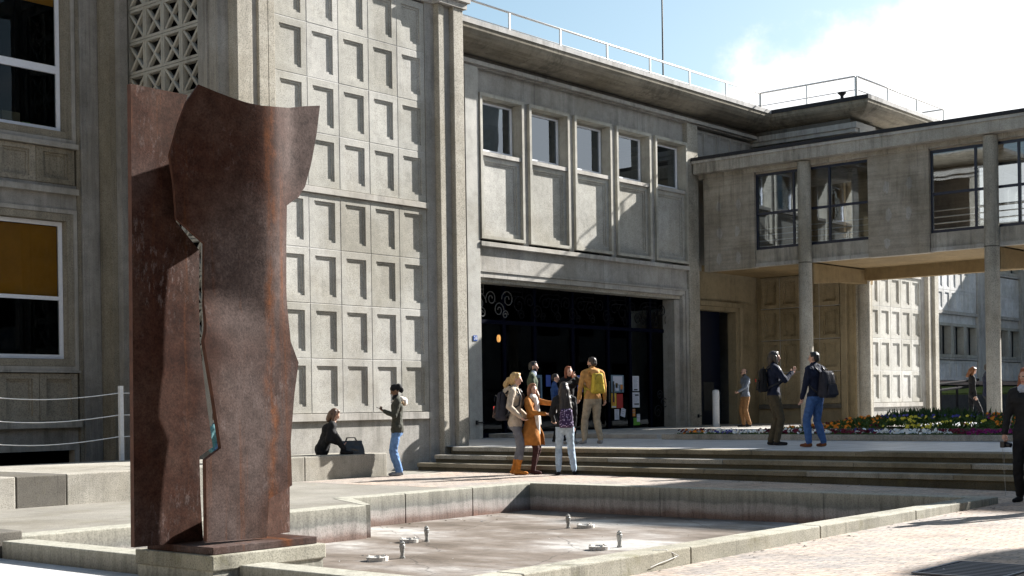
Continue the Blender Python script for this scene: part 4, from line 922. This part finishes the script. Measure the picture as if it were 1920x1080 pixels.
def fuse(prims, name, parent, vox=.012, smooth=4, extra=None, hem=None):
    bm = bmesh.new()
    for p in prims: prim_mesh(bm, p)
    bmesh.ops.recalc_face_normals(bm, faces=bm.faces)
    me = bpy.data.meshes.new(name); bm.to_mesh(me); bm.free(); o = bpy.data.objects.new(name, me); col.objects.link(o)
    r = o.modifiers.new('r', 'REMESH'); r.mode = 'VOXEL'; r.voxel_size = vox
    s = o.modifiers.new('s', 'SMOOTH'); s.factor = .5; s.iterations = smooth
    bpy.context.view_layer.update(); dg_ = bpy.context.evaluated_depsgraph_get()
    m2 = bpy.data.meshes.new_from_object(o.evaluated_get(dg_)); m2.name = name; bpy.data.objects.remove(o); bpy.data.meshes.remove(me)
    nv = len(m2.vertices); co = np.empty(nv*3, np.float32); no_ = np.empty(nv*3, np.float32); m2.vertices.foreach_get('co', co); m2.vertices.foreach_get('normal', no_)
    co = co.reshape(-1, 3); no_ = no_.reshape(-1, 3); seed = random.uniform(0, 50)
    if name == 'body':
        zl = co[:, 2].max()-.30; dv_ = np.zeros(nv)
        for i in range(nv):
            x, y, z = co[i]
            if z < zl:
                n_ = mnoise.noise(Vector((x*9+seed, y*9, z*5))); r_ = 1-2*abs(mnoise.noise(Vector((x*6+seed, y*6, z*13+x*9))))
                dv_[i] = .007*n_+.007*(r_-.4)
        co += no_*dv_[:, None]; m2.vertices.foreach_set('co', co.astype(np.float32).ravel()); m2.update()
    elif name == 'hair':
        for i in range(nv):
            x, y, z = co[i]; n_ = mnoise.noise(Vector((x*48+seed, y*48, z*9)))+.6*mnoise.noise(Vector((x*18+seed, y*18, z*14))); co[i] += no_[i]*(.0075*n_)
        m2.vertices.foreach_set('co', co.astype(np.float32).ravel()); m2.update()
    mats = []; 
    for p in prims:
        m = p[5] if p[0] == 'c' else p[3]
        if m not in mats: mats.append(m)
    m2.materials.clear()
    for m in mats: m2.materials.append(MATS[m])
    n = len(m2.polygons); ce = np.empty(n*3, np.float32); m2.polygons.foreach_get('center', ce); ce = ce.reshape(-1, 3); best = np.full(n, 1e9); idx = np.zeros(n, int); pid = np.zeros(n, int)
    for pi_, p in enumerate(prims):
        if p[0] == 'c':
            a = np.array(p[1]); b = np.array(p[2]); ab = b-a; t = np.clip(((ce-a)@ab)/max(1e-9, ab@ab), 0, 1); q = ce-(a+t[:, None]*ab)
            if p[6] != 1.0 and p[7]:
                d = ab/np.linalg.norm(ab); ax = np.array(p[7], float); ax -= d*(ax@d); ax /= np.linalg.norm(ax); s2 = np.cross(d, ax); q = q+np.outer((q@s2)*(1/p[6]-1), s2)
            dist = np.linalg.norm(q, axis=1)-(p[3]+(p[4]-p[3])*t); m = p[5]
        else:
            q = ce-np.array(p[1]); 
            if p[4]: q = q@np.array(p[4])
            r_ = np.array(p[2]); dist = (np.linalg.norm(q/r_, axis=1)-1)*r_.min(); m = p[3]
        k = dist < best; best[k] = dist[k]; idx[k] = mats.index(m); pid[k] = pi_
    if hem:
        zh, mt_, mb_, nt_ = hem; tor = pid < nt_; leg = idx == mats.index(mb_)
        idx[tor & (ce[:, 2] < zh)] = mats.index(mb_); idx[(leg | tor) & (ce[:, 2] >= zh)] = mats.index(mt_)
    m2.polygons.foreach_set('material_index', idx.astype(np.int32)); m2.polygons.foreach_set('use_smooth', np.ones(n, bool))
    if extra:   # separate small shapes (fingers) joined into the same mesh
        bm = bmesh.new(); bm.from_mesh(m2); 
        k0 = len(bm.faces)
        em = extra[0]
        if em not in mats: m2.materials.append(MATS[em]); mats.append(em)
        for p in extra[1]: prim_mesh(bm, p)
        bm.faces.ensure_lookup_table()
        for f in bm.faces[k0:]: f.material_index = mats.index(em); f.smooth = True
        bmesh.ops.recalc_face_normals(bm, faces=bm.faces[k0:]); bm.to_mesh(m2); bm.free()
    return link(name, m2, parent)
def ik(a, t, L1, L2, pole):
    a = Vector(a); t = Vector(t); d = t-a; D = min(d.length, (L1+L2)*.995); dn = d.normalized(); t = a+dn*D
    c = (L1*L1+D*D-L2*L2)/(2*D); h = math.sqrt(max(0, L1*L1-c*c)); pl_ = Vector(pole); pl_ = (pl_-dn*pl_.dot(dn)).normalized()
    return a+dn*c+pl_*h, t
def person(pos, az, H, label, top, bottom, shoes, hair, skin_='skin', rh=None, lh=None, feet=((.10, 0), (-.10, 0)), lift=(0, 0), style='short', hood=None, jl=.86, bulk=1.0, head=(0, 0), lean=0, sit=False,
           sleeve=None, boots=0, curl=.6, coat=None, extras=None, cuff=None, female=False, rpole=(.6, -.8, -.2), lpole=(-.6, -.8, -.2), beard=None, glasses=False, collar=None):
    k = H/1.75; root = empty('person', pos, label, 'person', rz=R(az-90)); root.scale = (k, k, k)
    b = Body(); sw = .165 if female else .19; z0 = 0
    hipz = .93 if not sit else .10
    pel = Vector((0, 0, hipz)); up = Vector((0, math.sin(R(lean)), math.cos(R(lean))))
    waist = pel+up*.16; chest = pel+up*.37; nb = pel+up*.56; hd = nb+up*.035+Vector((0, .03, .10))
    B_ = bulk
    b.cap(pel+Vector((-.045, 0, 0)), pel+Vector((.045, 0, 0)), .118*B_, .118*B_, bottom if jl > .9 else top, .86, (0, 0, 1))
    b.cap(pel+up*.04, waist, .135*B_, .118*B_, top, .74, (1, 0, 0)); b.cap(waist, chest, .122*B_, .152*B_ if not female else .138*B_, top, .72, (1, 0, 0))
    b.cap(chest+Vector((-sw*.55, 0, .03)), chest+Vector((sw*.55, 0, .03)), .10*B_, .10*B_, top); b.cap(nb+Vector((-sw+.03, -.005, -.055)), nb+Vector((sw-.03, -.005, -.055)), .062*B_, .062*B_, top)
    b.cap(nb+Vector((0, 0, -.04)), hd+Vector((0, -.015, -.09)), .056, .05, skin_)
    if jl < .9 and not sit: b.cap(pel+Vector((0, 0, -.02)), Vector((0, 0, hipz-.93+jl+.10)), .142*B_, .150*B_, top, .76, (1, 0, 0))
    nt_ = len(b.p)
    for s in (1, -1): b.cap(nb+Vector((s*.03, -.015, .005)), nb+Vector((s*(sw-.03), -.01, -.035)), .05, .05, top)
    # head
    Rh = (Matrix.Rotation(R(head[0]), 3, 'Z') @ Matrix.Rotation(R(head[1]), 3, 'X'))
    def H_(x, y, z): return hd + Rh @ Vector((x, y, z))
    b.ell(H_(0, -.008, .03), (.074, .093, .088), skin_, Rh); b.ell(H_(0, .016, -.045), (.054, .060, .060), beard or skin_, Rh); b.ell(H_(0, .040, .012), (.056, .052, .070), skin_, Rh)
    b.cap(H_(0, .088, .012), H_(0, .103, -.022), .009, .013, skin_)
    b.cap(H_(-.018, .070, -.056), H_(.018, .070, -.056), .009, .010, 'lips')
    for s in (1, -1):
        b.ell(H_(s*.077, -.005, 0), (.012, .022, .032), skin_, Rh); b.ell(H_(s*.030, .083, .012), (.014, .010, .009), 'eye', Rh)
    if beard: b.ell(H_(0, .038, -.078), (.042, .040, .032), beard, Rh)
    ex = []
    # legs
    hips = [pel+Vector((s*.085, 0, -.02)) for s in (1, -1)]
    for i, s in enumerate((1, -1)):
        fx, fy = feet[i]; lf = lift[i]
        if sit: an = Vector((s*.12, fy, .09+lf)); kp = Vector((s*.3, 0, 1))
        else: an = Vector((fx, fy, .085+lf)); kp = Vector((0, 1, 0))
        kn, an = ik(hips[i], an, .43, .42, kp)
        lb = 1.0 if female else 1.1
        lm_ = bottom
        b.cap(hips[i], kn, .092*lb, .067*lb, lm_)
        if boots: 
            mid = kn.lerp(an, 1-boots); b.cap(kn, mid, .066*lb, .058*lb, lm_); b.cap(mid, an, .055, .047, shoes)
        else:
            b.cap(kn, kn.lerp(an, .35), .066*lb, .067*lb, lm_); b.cap(kn.lerp(an, .35), an+Vector((0, 0, .02)), .067*lb, .053*lb, cuff or lm_)
        fd = Vector((s*.18, 1, -.35 if lf > .03 else 0)).normalized()
        b.cap(an+Vector((0, -.035, -.045)), an+fd*.085+Vector((0, 0, -.05)), .036, .038, shoes); b.cap(an+fd*.085+Vector((0, 0, -.05)), an+fd*.165+Vector((0, 0, -.055)), .04, .030, shoes)
    # arms
    hands = []
    for i, s in enumerate((1, -1)):
        sh = nb+Vector((s*sw, -.005, -.065)); tgt = (rh if s > 0 else lh) or (s*(sw+.06), .05, .86 if not sit else hipz+.05)
        el, wr = ik(sh, tgt, .285, .25, rpole if s > 0 else lpole)
        sl = sleeve or top
        b.cap(sh, el, .060*B_, .048*B_, sl); b.cap(el, wr, .047*B_, .036*B_, sl)
        d = (wr-el).normalized(); pc = wr+d*.055; b.cap(wr-d*.02, wr+d*.02, .026, .026, skin_); b.cap(wr+d*.02, wr+d*.075, .030, .033, skin_, .55, (1, 0, 0))
        side = d.cross(Vector((0, 0, 1))); side = side.normalized() if side.length > .1 else Vector((0, 1, 0)); side = side if abs(d.z) < .7 else Vector((0, 1, 0)); pn_ = d.cross(side).normalized()*(-1)
        for j, (o_, L_) in enumerate(((-.027, .062), (-.009, .072), (.009, .068), (.026, .052))):
            p0 = wr+d*.085+side*o_; p1 = p0+(d*math.cos(curl*.7)+pn_*math.sin(curl*.7))*L_*.55; p2 = p1+(d*math.cos(curl*1.9)+pn_*math.sin(curl*1.9))*L_*.5
            ex.append(('c', p0, p1, .0095, .0088, skin_, 1.0, None)); ex.append(('c', p1, p2, .0088, .0075, skin_, 1.0, None))
        p0 = wr+d*.03+side*-.028; p1 = p0+(d*.6-side*.55+pn_*.3).normalized()*.04; ex.append(('c', p0, p1, .012, .010, skin_, 1.0, None)); ex.append(('c', p1, p1+(d*.85-side*.1+pn_*.4).normalized()*.032, .010, .008, skin_, 1.0, None))
        hands.append(wr+d*.09)
    if collar: b.cap(nb+Vector((-.03, .02, -.01)), nb+Vector((.03, .02, -.01)), .075, .075, collar)
    body = fuse(b.p, 'body', root, .0125, 3, (skin_, ex), None if (sit or coat) else (jl+.03*math.sin(1), top, bottom, nt_))
    # hair
    if hair:
        h = Body(); m = hair
        if style == 'short':
            h.ell(H_(0, -.022, .046), (.082, .092, .088), m, Rh); h.ell(H_(0, -.06, -.0), (.068, .055, .07), m, Rh); h.ell(H_(0, .012, .102), (.058, .055, .028), m, Rh)
        elif style == 'thin':
            h.ell(H_(0, -.035, .02), (.078, .078, .07), m, Rh)
        elif style == 'beanie':
            h.ell(H_(0, -.015, .05), (.09, .102, .09), m, Rh); h.ell(H_(0, -.09, .06), (.07, .06, .06), m, Rh); h.ell(H_(0, -.11, -.02), (.05, .05, .07), m, Rh)
        else:
            h.ell(H_(0, -.022, .045), (.086, .098, .092), m, Rh); h.ell(H_(0, -.055, -.02), (.085, .062, .09), m, Rh); h.ell(H_(0, .018, .102), (.058, .055, .028), m, Rh)
            if style == 'bob':
                for s in (1, -1): h.cap(H_(s*.075, .0, .02), H_(s*.085, .01, -.12), .026, .03, m)
                h.cap(H_(0, -.07, 0), H_(0, -.075, -.12), .07, .055, m)
            if style == 'long':
                e0 = nb+Vector((0, -.10*B_-.03, -.28)); h.cap(H_(-.03, -.075, -.02), e0+Vector((-.07, 0, 0)), .06, .045, m); h.cap(H_(.03, -.075, -.02), e0+Vector((.07, 0, -.04)), .06, .04, m)
                h.cap(H_(0, -.08, -.02), e0+Vector((0, -.01, -.06)), .07, .04, m)
                for s in (1, -1): h.cap(H_(s*.078, -.01, .02), H_(s*.09, -.02, -.16), .024, .035, m); h.cap(H_(s*.06, -.06, -.08), e0+Vector((s*.10, .01, .03)), .05, .03, m); h.cap(H_(s*.03, -.09, -.08), e0+Vector((s*.045, -.025, -.10)), .04, .018, m)
            if style == 'wavy':
                for s in (1, -1):
                    h.cap(H_(s*.078, .0, .03), H_(s*.10, .015, -.10), .026, .038, m); h.cap(H_(s*.10, .015, -.10), H_(s*.085, .05, -.24), .038, .026, m)
                h.cap(H_(0, -.07, 0), H_(0, -.08, -.2), .07, .05, m)
            if style == 'pony':
                h.ell(H_(0, -.125, .0), (.04, .04, .045), m, Rh); h.cap(H_(0, -.13, 0), H_(0, -.18, -.09), .045, .045, m); h.cap(H_(0, -.18, -.09), H_(0, -.15, -.2), .045, .02, m)
        fuse(h.p, 'hair', root, .013, 3)
    if glasses:
        q = MB()
        for s in (1, -1): q.tube([H_(s*.032+.022*math.cos(a), .108, .012+.016*math.sin(a)) for a in [i*.7 for i in range(10)]], .003, 5); q.tube([H_(s*.055, .105, .015), H_(s*.08, .0, .015)], .003, 5)
        q.build('glasses', 'black_metal', root)
    if hood:
        h = Body(); h.cap(nb+Vector((-.07, -.07*B_, -.02)), nb+Vector((.07, -.07*B_, -.02)), .055, .055, hood); h.ell(nb+Vector((0, -.13*B_, -.07)), (.10, .06, .09), hood)
        for s in (1, -1): h.cap(nb+Vector((s*.085, -.05, -.01)), nb+Vector((s*.05, .085, -.06)), .035, .025, hood)
        fuse(h.p, 'hood', root, .014, 3)
    if coat:   # open flared coat skirt: (material, hem z, radius)
        mt, zh, rad = coat; n = 40; vs = []; lev = [(.0, .135), (.25, .155), (.6, rad*.9), (1, rad)]
        for t, r_ in lev:
            z = 1.08+(zh-1.08)*t
            for i in range(n+1):
                a = R(90+14)+(2*math.pi-R(28))*i/n; fold = 1+.05*math.sin(a*7+t*2)*t
                vs.append((r_*math.cos(a)*fold*B_, r_*.80*math.sin(a)*fold*B_, z))
        q = MB().add(vs, [(j*(n+1)+i, j*(n+1)+i+1, (j+1)*(n+1)+i+1, (j+1)*(n+1)+i) for j in range(len(lev)-1) for i in range(n)])
        o = q.build('coat_skirt', mt, root, smooth=True); so = o.modifiers.new('s', 'SOLIDIFY'); so.thickness = .012
    return root, dict(nb=nb, chest=chest, hands=hands, root=root, hd=hd, k=k, B=B_, az=az, pos=Vector(pos))
def worn(name, info, label, cat, size, mat, straps=True, off=(0, 0, 0), pockmat=None, patch=None):
    """backpack on the back of a person, built in that person's frame"""
    k = info['k']; e = empty(name, info['pos'], label, cat, rz=R(info['az']-90)); e.scale = (k, k, k)
    w_, d_, h_ = size; c = info['nb']+Vector((off[0], -.105*info['B']-d_/2+off[1], -.06-h_/2+off[2]))
    def rbox(name_, c, s, mt, bev):
        bm = bmesh.new(); bmesh.ops.create_cube(bm, size=1, matrix=Matrix.Translation(c) @ Matrix.Diagonal((*s, 1)))
        for v in bm.verts:
            if v.co.z > c.z: v.co.x = c.x+(v.co.x-c.x)*.82; v.co.y = c.y+(v.co.y-c.y)*.7+.02*(v.co.y < c.y)
        bmesh.ops.bevel(bm, geom=bm.edges[:], offset=bev, segments=4, affect='EDGES', profile=.6)
        me = bpy.data.meshes.new(name_); bm.to_mesh(me); bm.free(); me.materials.append(MATS[mt]); 
        for p in me.polygons: p.use_smooth = True
        return link(name_, me, e)
    rbox('bag', c, (w_, d_, h_), mat, min(w_, d_)*.36); rbox('front_pocket', c+Vector((0, -d_*.5, -h_*.2)), (w_*.78, d_*.4, h_*.42), pockmat or mat, d_*.16)
    MB().tube([c+Vector((w_*.32*math.cos(a), -d_*.46-.004, h_*.12+.13*math.sin(a))) for a in [R(v) for v in range(10, 175, 20)]], .004, 5).build('zip', 'black_metal', e)
    MB().tube([c+Vector((-.03, .02, h_*.48)), c+Vector((-.02, .02, h_*.48+.04)), c+Vector((.02, .02, h_*.48+.04)), c+Vector((.03, .02, h_*.48))], .008, 6).build('grab_handle', 'black_metal', e)
    if straps:
        for s in (1, -1):
            nb = info['nb']; B_ = info['B']
            MB().tube([c+Vector((s*.09, d_*.4, h_*.42)), nb+Vector((s*.105, -.04, .012*B_)), nb+Vector((s*.115, .06*B_, -.03)), nb+Vector((s*.125, .115*B_, -.14)), nb+Vector((s*.15, .09*B_, -.30)), nb+Vector((s*.16, 0, -.36)), c+Vector((s*w_*.4, d_*.4, -h_*.36))], .017, 6).build('strap', 'black_metal' if mat != 'cl_yellowbag' else mat, e, smooth=True)
    if patch:
        for (dx, dz, pw, ph, pm) in patch: MB().box(c.x+dx-pw, c.x+dx+pw, c.y-d_*.72-.012, c.y-d_*.72-.006, c.z+dz-ph, c.z+dz+ph).build('patch', pm, e)
    return e
for nme, c in dict(beige=(.46, .38, .30), jeansgrey=(.16, .16, .18), tan=(.48, .17, .03), orange=(.40, .155, .035), white=(.72, .66, .60), brown=(.05, .02, .02), black=(.012, .012, .014), blackj=(.018, .018, .020), jeanslight=(.36, .45, .55), ochre=(.46, .24, .08),
                   khaki=(.38, .30, .21), greyshoe=(.25, .25, .26), green=(.06, .075, .05), bluej=(.03, .07, .2), sweater=(.17, .19, .23), chino=(.27, .14, .06), navy=(.012, .016, .035), olive=(.075, .06, .038), jeans=(.05, .11, .27), parka=(.05, .05, .04),
                   jeansblue=(.12, .22, .42), brownshoe=(.16, .06, .03), teal=(.10, .22, .24), denim=(.10, .18, .32), fur=(.36, .25, .15), shirt=(.35, .4, .5), yellowbag=(.52, .37, .05), stripe=(.7, .7, .7), red=(.6, .02, .02), packblack=(.03, .03, .04)).items(): cloth('cl_'+nme, c)
patt('cl_purple', (.035, .012, .06), (.45, .36, .55), 26, .22, .34); patt('cl_multi', (.05, .035, .03), (.25, .12, .08), 16, .2, .35)
for nme, c in dict(blond=(.50, .32, .13), auburn=(.20, .075, .025), black=(.012, .009, .008), red=(.22, .06, .02), dark=(.025, .016, .012), brown=(.10, .05, .028)).items(): hairmat('hair_'+nme, c)

_, P_ = person((19.11, 16.11, 0), -62, 1.86, 'blonde woman in a beige parka, grey jeans and tan ankle boots, seen from the side', 'cl_beige', 'cl_jeansgrey', 'cl_tan', 'hair_blond', rh=(.21, .13, 1.0), lh=(-.20, .14, 1.0), style='pony', hood='cl_beige', jl=.80, bulk=1.12, female=True, boots=.48, feet=((.10, .05), (-.09, -.06)), head=(5, -4))
worn('backpack', P_, 'black backpack with a colourful woven front worn by the blonde woman', 'backpack', (.34, .22, .50), 'cl_packblack', pockmat='cl_multi', patch=[(-.10, -.04, .035, .035, 'cl_red')])
_, P_ = person((19.38, 15.94, 0), -78, 1.66, 'woman in a long orange coat and white scarf reaching out with her arm', 'cl_orange', 'cl_brown', 'cl_brown', 'hair_auburn', lh=(-.02, .60, 1.34), rh=(.14, .36, 1.16), style='wavy', jl=.93, bulk=1.05, female=True, boots=.8, coat=('cl_orange', .56, .27), head=(-28, 2), feet=((.07, .05), (-.06, -.02)), curl=1.1, lpole=(-.8, 0, -.6))
sb = Body(); nb_ = P_['nb']
sb.cap(nb_+Vector((-.06, .03, -.0)), nb_+Vector((.06, .03, -.0)), .07, .07, 'cl_white'); sb.cap(nb_+Vector((0, .07, -.03)), nb_+Vector((.03, .125, -.30)), .06, .05, 'cl_white'); sb.cap(nb_+Vector((.03, .125, -.30)), nb_+Vector((.03, .15, -.70)), .05, .045, 'cl_white'); sb.cap(nb_+Vector((-.03, .10, -.10)), nb_+Vector((-.05, .14, -.52)), .045, .04, 'cl_white')
fuse(sb.p, 'scarf', P_['root'], .014, 2)
_, P_ = person((19.36, 15.16, 0), 48, 1.67, 'long dark haired woman in a black jacket and pale jeans, seen from behind', 'cl_blackj', 'cl_jeanslight', 'cl_black', 'hair_dark', style='long', jl=.88, female=True, rh=(.20, .12, .90), lh=(-.17, .22, 1.02), feet=((.17, .02), (-.13, .0)), bulk=1.05)
worn('backpack', P_, 'purple flowered backpack worn by the long haired woman', 'backpack', (.27, .14, .36), 'cl_purple', off=(0, .01, -.18))
person((22.52, 18.49, .44), -52, 1.75, 'bearded man in a dark green jacket behind the blonde woman', 'cl_green', 'cl_black', 'cl_black', 'hair_black', beard='hair_black', jl=.84, bulk=1.1, collar='cl_shirt')
person((22.69, 17.66, .44), -112, 1.62, 'auburn haired woman in black holding a hand to her face', 'cl_black', 'cl_black', 'cl_greyshoe', 'hair_red', style='bob', female=True, lh=(-.09, .20, 1.50), lpole=(-.8, .1, -.8), jl=.84, bulk=1.05, curl=.9)
person((23.6, 18.75, .44), -60, 1.50, 'small figure in a bright blue jacket behind the group by the door', 'cl_bluej', 'cl_black', 'cl_black', 'hair_black', female=True, jl=.84)
_, P_ = person((22.82, 17.12, .44), 62, 1.80, 'man in an ochre hoodie and khaki trousers, seen from behind', 'cl_ochre', 'cl_khaki', 'cl_greyshoe', 'hair_dark', hood='cl_ochre', jl=.88, bulk=1.12, rh=(.30, .05, .84), lh=(-.25, .12, .93), feet=((.14, -.04), (-.17, .06)), head=(25, 0), beard='hair_dark')
worn('backpack', P_, 'bright yellow backpack worn by the man in the ochre hoodie', 'backpack', (.29, .17, .42), 'cl_yellowbag', off=(.03, .02, .0))
person((34.0, 20.1, .545), 148, 1.66, 'bald bearded man in a grey sweater and brown trousers leaning by the side door', 'cl_sweater', 'cl_chino', 'cl_black', 'hair_dark', style='thin', glasses=True, beard='hair_dark', lh=(-.24, .34, 1.06), rh=(.22, -.02, .95), feet=((-.02, .08), (-.16, -.04)), jl=.88, curl=1.2, head=(0, -12))
_, P_ = person((22.82, 12.88, .44), -50, 1.77, 'long haired man in a navy jacket and olive cargo trousers, gesturing with raised hands', 'cl_navy', 'cl_olive', 'cl_blackj', 'hair_dark', style='bob', rh=(.06, .33, 1.34), lh=(-.04, .30, 1.28), jl=.90, bulk=1.18, feet=((.10, .03), (-.10, -.05)), beard='hair_dark', rpole=(.5, -.2, -.9), lpole=(-.5, -.2, -.9))
worn('backpack', P_, 'black backpack worn by the long haired man', 'backpack', (.28, .16, .44), 'cl_black', patch=[(0, .0, .02, .03, 'cl_red')])
_, P_ = person((22.22, 11.7, .44), 78, 1.70, 'man in a navy jacket and blue jeans with brown shoes, seen from behind', 'cl_navy', 'cl_jeans', 'cl_brownshoe', 'hair_black', rh=(.22, .12, .90), lh=(-.22, .13, .90), jl=.90, bulk=1.18, feet=((.14, -.06), (-.14, .05)), glasses=True, head=(20, 0), collar='cl_navy')
worn('backpack', P_, 'large dark grey backpack worn by the man in blue jeans', 'backpack', (.36, .24, .50), 'cl_packblack', off=(.07, .02, -.03))
r_, P_ = person((39.6, 15.75, .44), -55, 1.74, 'long haired woman in black walking with her head down beyond the flower bed', 'cl_black', 'cl_black', 'cl_brownshoe', 'hair_auburn', style='wavy', female=True, head=(0, -28), feet=((.09, .30), (-.08, -.26)), lift=(0, .05), rh=(.20, .05, .88), jl=.90)
person((41.2, 15.92, .44), -60, 1.86, 'dark dressed person half hidden behind the bridge column', 'cl_navy', 'cl_blackj', 'cl_black', 'hair_dark', jl=.8, bulk=1.2)
_, P_ = person((17.84, 6.38, -.085), -175, 1.74, 'person in a black coat and trousers cut off by the right edge of the picture', 'cl_blackj', 'cl_black', 'cl_black', 'hair_red', style='bob', female=True, jl=.78, bulk=1.2, lh=(-.22, .10, .86), rh=(.26, .12, .86), collar='cl_shirt', curl=1.1, head=(-20, 0))
hw = Matrix.Translation(P_['pos']) @ Matrix.Rotation(R(-175-90), 4, 'Z') @ Matrix.Diagonal((P_['k'],)*3+(1,)) @ P_['hands'][0]
cb = empty('camera_body', tuple(hw+Vector((0, 0, -.07))), 'small black camera held low at the right edge, its cord hanging down', 'camera')
MB().box(-.06, .06, -.03, .03, -.04, .04).build('body', 'black_metal', cb, bevel=.008); MB().tube([(0, -.03, 0), (-.02, -.10, -.01)], [.035, .03], 12).build('lens', 'black_metal', cb)
MB().tube([(.0, 0, -.04), (-.03, -.02, -.3), (.03, 0, -.55), (-.03, -.02, -.66), (-.1, -.05, -.60), (-.06, -.03, -.5), (-.02, 0, -.3), (-.05, 0, -.04)], .002, 5).build('cord', 'pipe', cb)
person((16.95, 5.55, -.09), -170, 1.72, 'dark dressed bystander just outside the right edge of the picture', 'cl_blackj', 'cl_black', 'cl_black', 'hair_dark')
r_, P_ = person((17.87, 17.9, 0), 138, 1.68, 'woman in a dark head wrap, olive parka and blue jeans looking at her phone', 'cl_parka', 'cl_jeansblue', 'cl_greyshoe', 'cl_black', skin_='skin_dark', style='beanie', hood='cl_white', jl=.80, bulk=1.15, female=True, lh=(-.06, .24, 1.24), rh=(.22, .06, .88), lpole=(-.5, -.2, -1), head=(0, -22), feet=((.06, .0), (-.07, -.04)), collar='cl_black', curl=.9)
sb = Body(); nb_ = P_['nb']
for i in range(9):
    a = R(200+i*17.5); sb.ell(nb_+Vector((.13*math.cos(a), .13*math.sin(a)-.02, -.10+.02*math.sin(i*2.3))), (.032, .032, .032), 'cl_fur')
fuse(sb.p, 'fur_trim', P_['root'], .012, 1)
hw = Matrix.Translation(P_['pos']) @ Matrix.Rotation(R(138-90), 4, 'Z') @ Matrix.Diagonal((P_['k'],)*3+(1,)) @ P_['hands'][1]
ph = tag(MB().box(-.035, .035, -.07, .07, -.004, .004).build('phone', 'black_metal'), 'black phone in the hand of the woman in the olive parka', 'phone'); ph.location = hw+Vector((-.02, .02, .02)); ph.rotation_euler = (R(25), 0, R(48))
r_, P_ = person((16.75, 18.72, .421), -45, 1.66, 'brown haired woman in black sitting on the seat wall with her head bowed', 'cl_black', 'cl_black', 'cl_black', 'hair_brown', style='bob', female=True, sit=True, lean=22, feet=((.12, .42), (-.12, .42)), rh=(.12, .34, .22), lh=(-.06, .36, .20), bulk=1.34, head=(0, -25))
hb = empty('handbag', (17.15, 18.35, .421), 'shiny black handbag lying in front of the sitting woman', 'handbag', rz=R(-35))
bm = bmesh.new(); bmesh.ops.create_cube(bm, size=1, matrix=Matrix.Translation((0, 0, .12)) @ Matrix.Diagonal((.44, .2, .24, 1)))
for v in bm.verts:
    if v.co.z > .1: v.co.y *= .35; v.co.x *= .85
bmesh.ops.subdivide_edges(bm, edges=bm.edges[:], cuts=4, use_grid_fill=True)
for v in bm.verts: n_ = mnoise.noise_vector(v.co*9)*.022; v.co += Vector((n_.x, n_.y, abs(n_.z)*(.3 if v.co.z < .02 else 1)))
me = bpy.data.meshes.new('bag_body'); bm.to_mesh(me); bm.free(); simple('leather', (.015, .015, .017), .28, 0, .6, .3, 20, .3); me.materials.append(MATS['leather']); link('bag_body', me, hb)
for s in (1, -1): MB().tube([(-.12, s*.03, .22), (-.09, s*.05, .30), (.05, s*.06, .30), (.1, s*.03, .21)], .009, 6).build('handle', 'leather', hb, smooth=True)
person((13.55, 17.6, .42), -60, 1.6, 'person in a teal jumper glimpsed through the gap in the sculpture', 'cl_teal', 'cl_denim', 'cl_greyshoe', 'hair_brown', female=True, sit=True, feet=((.12, .42), (-.12, .42)))
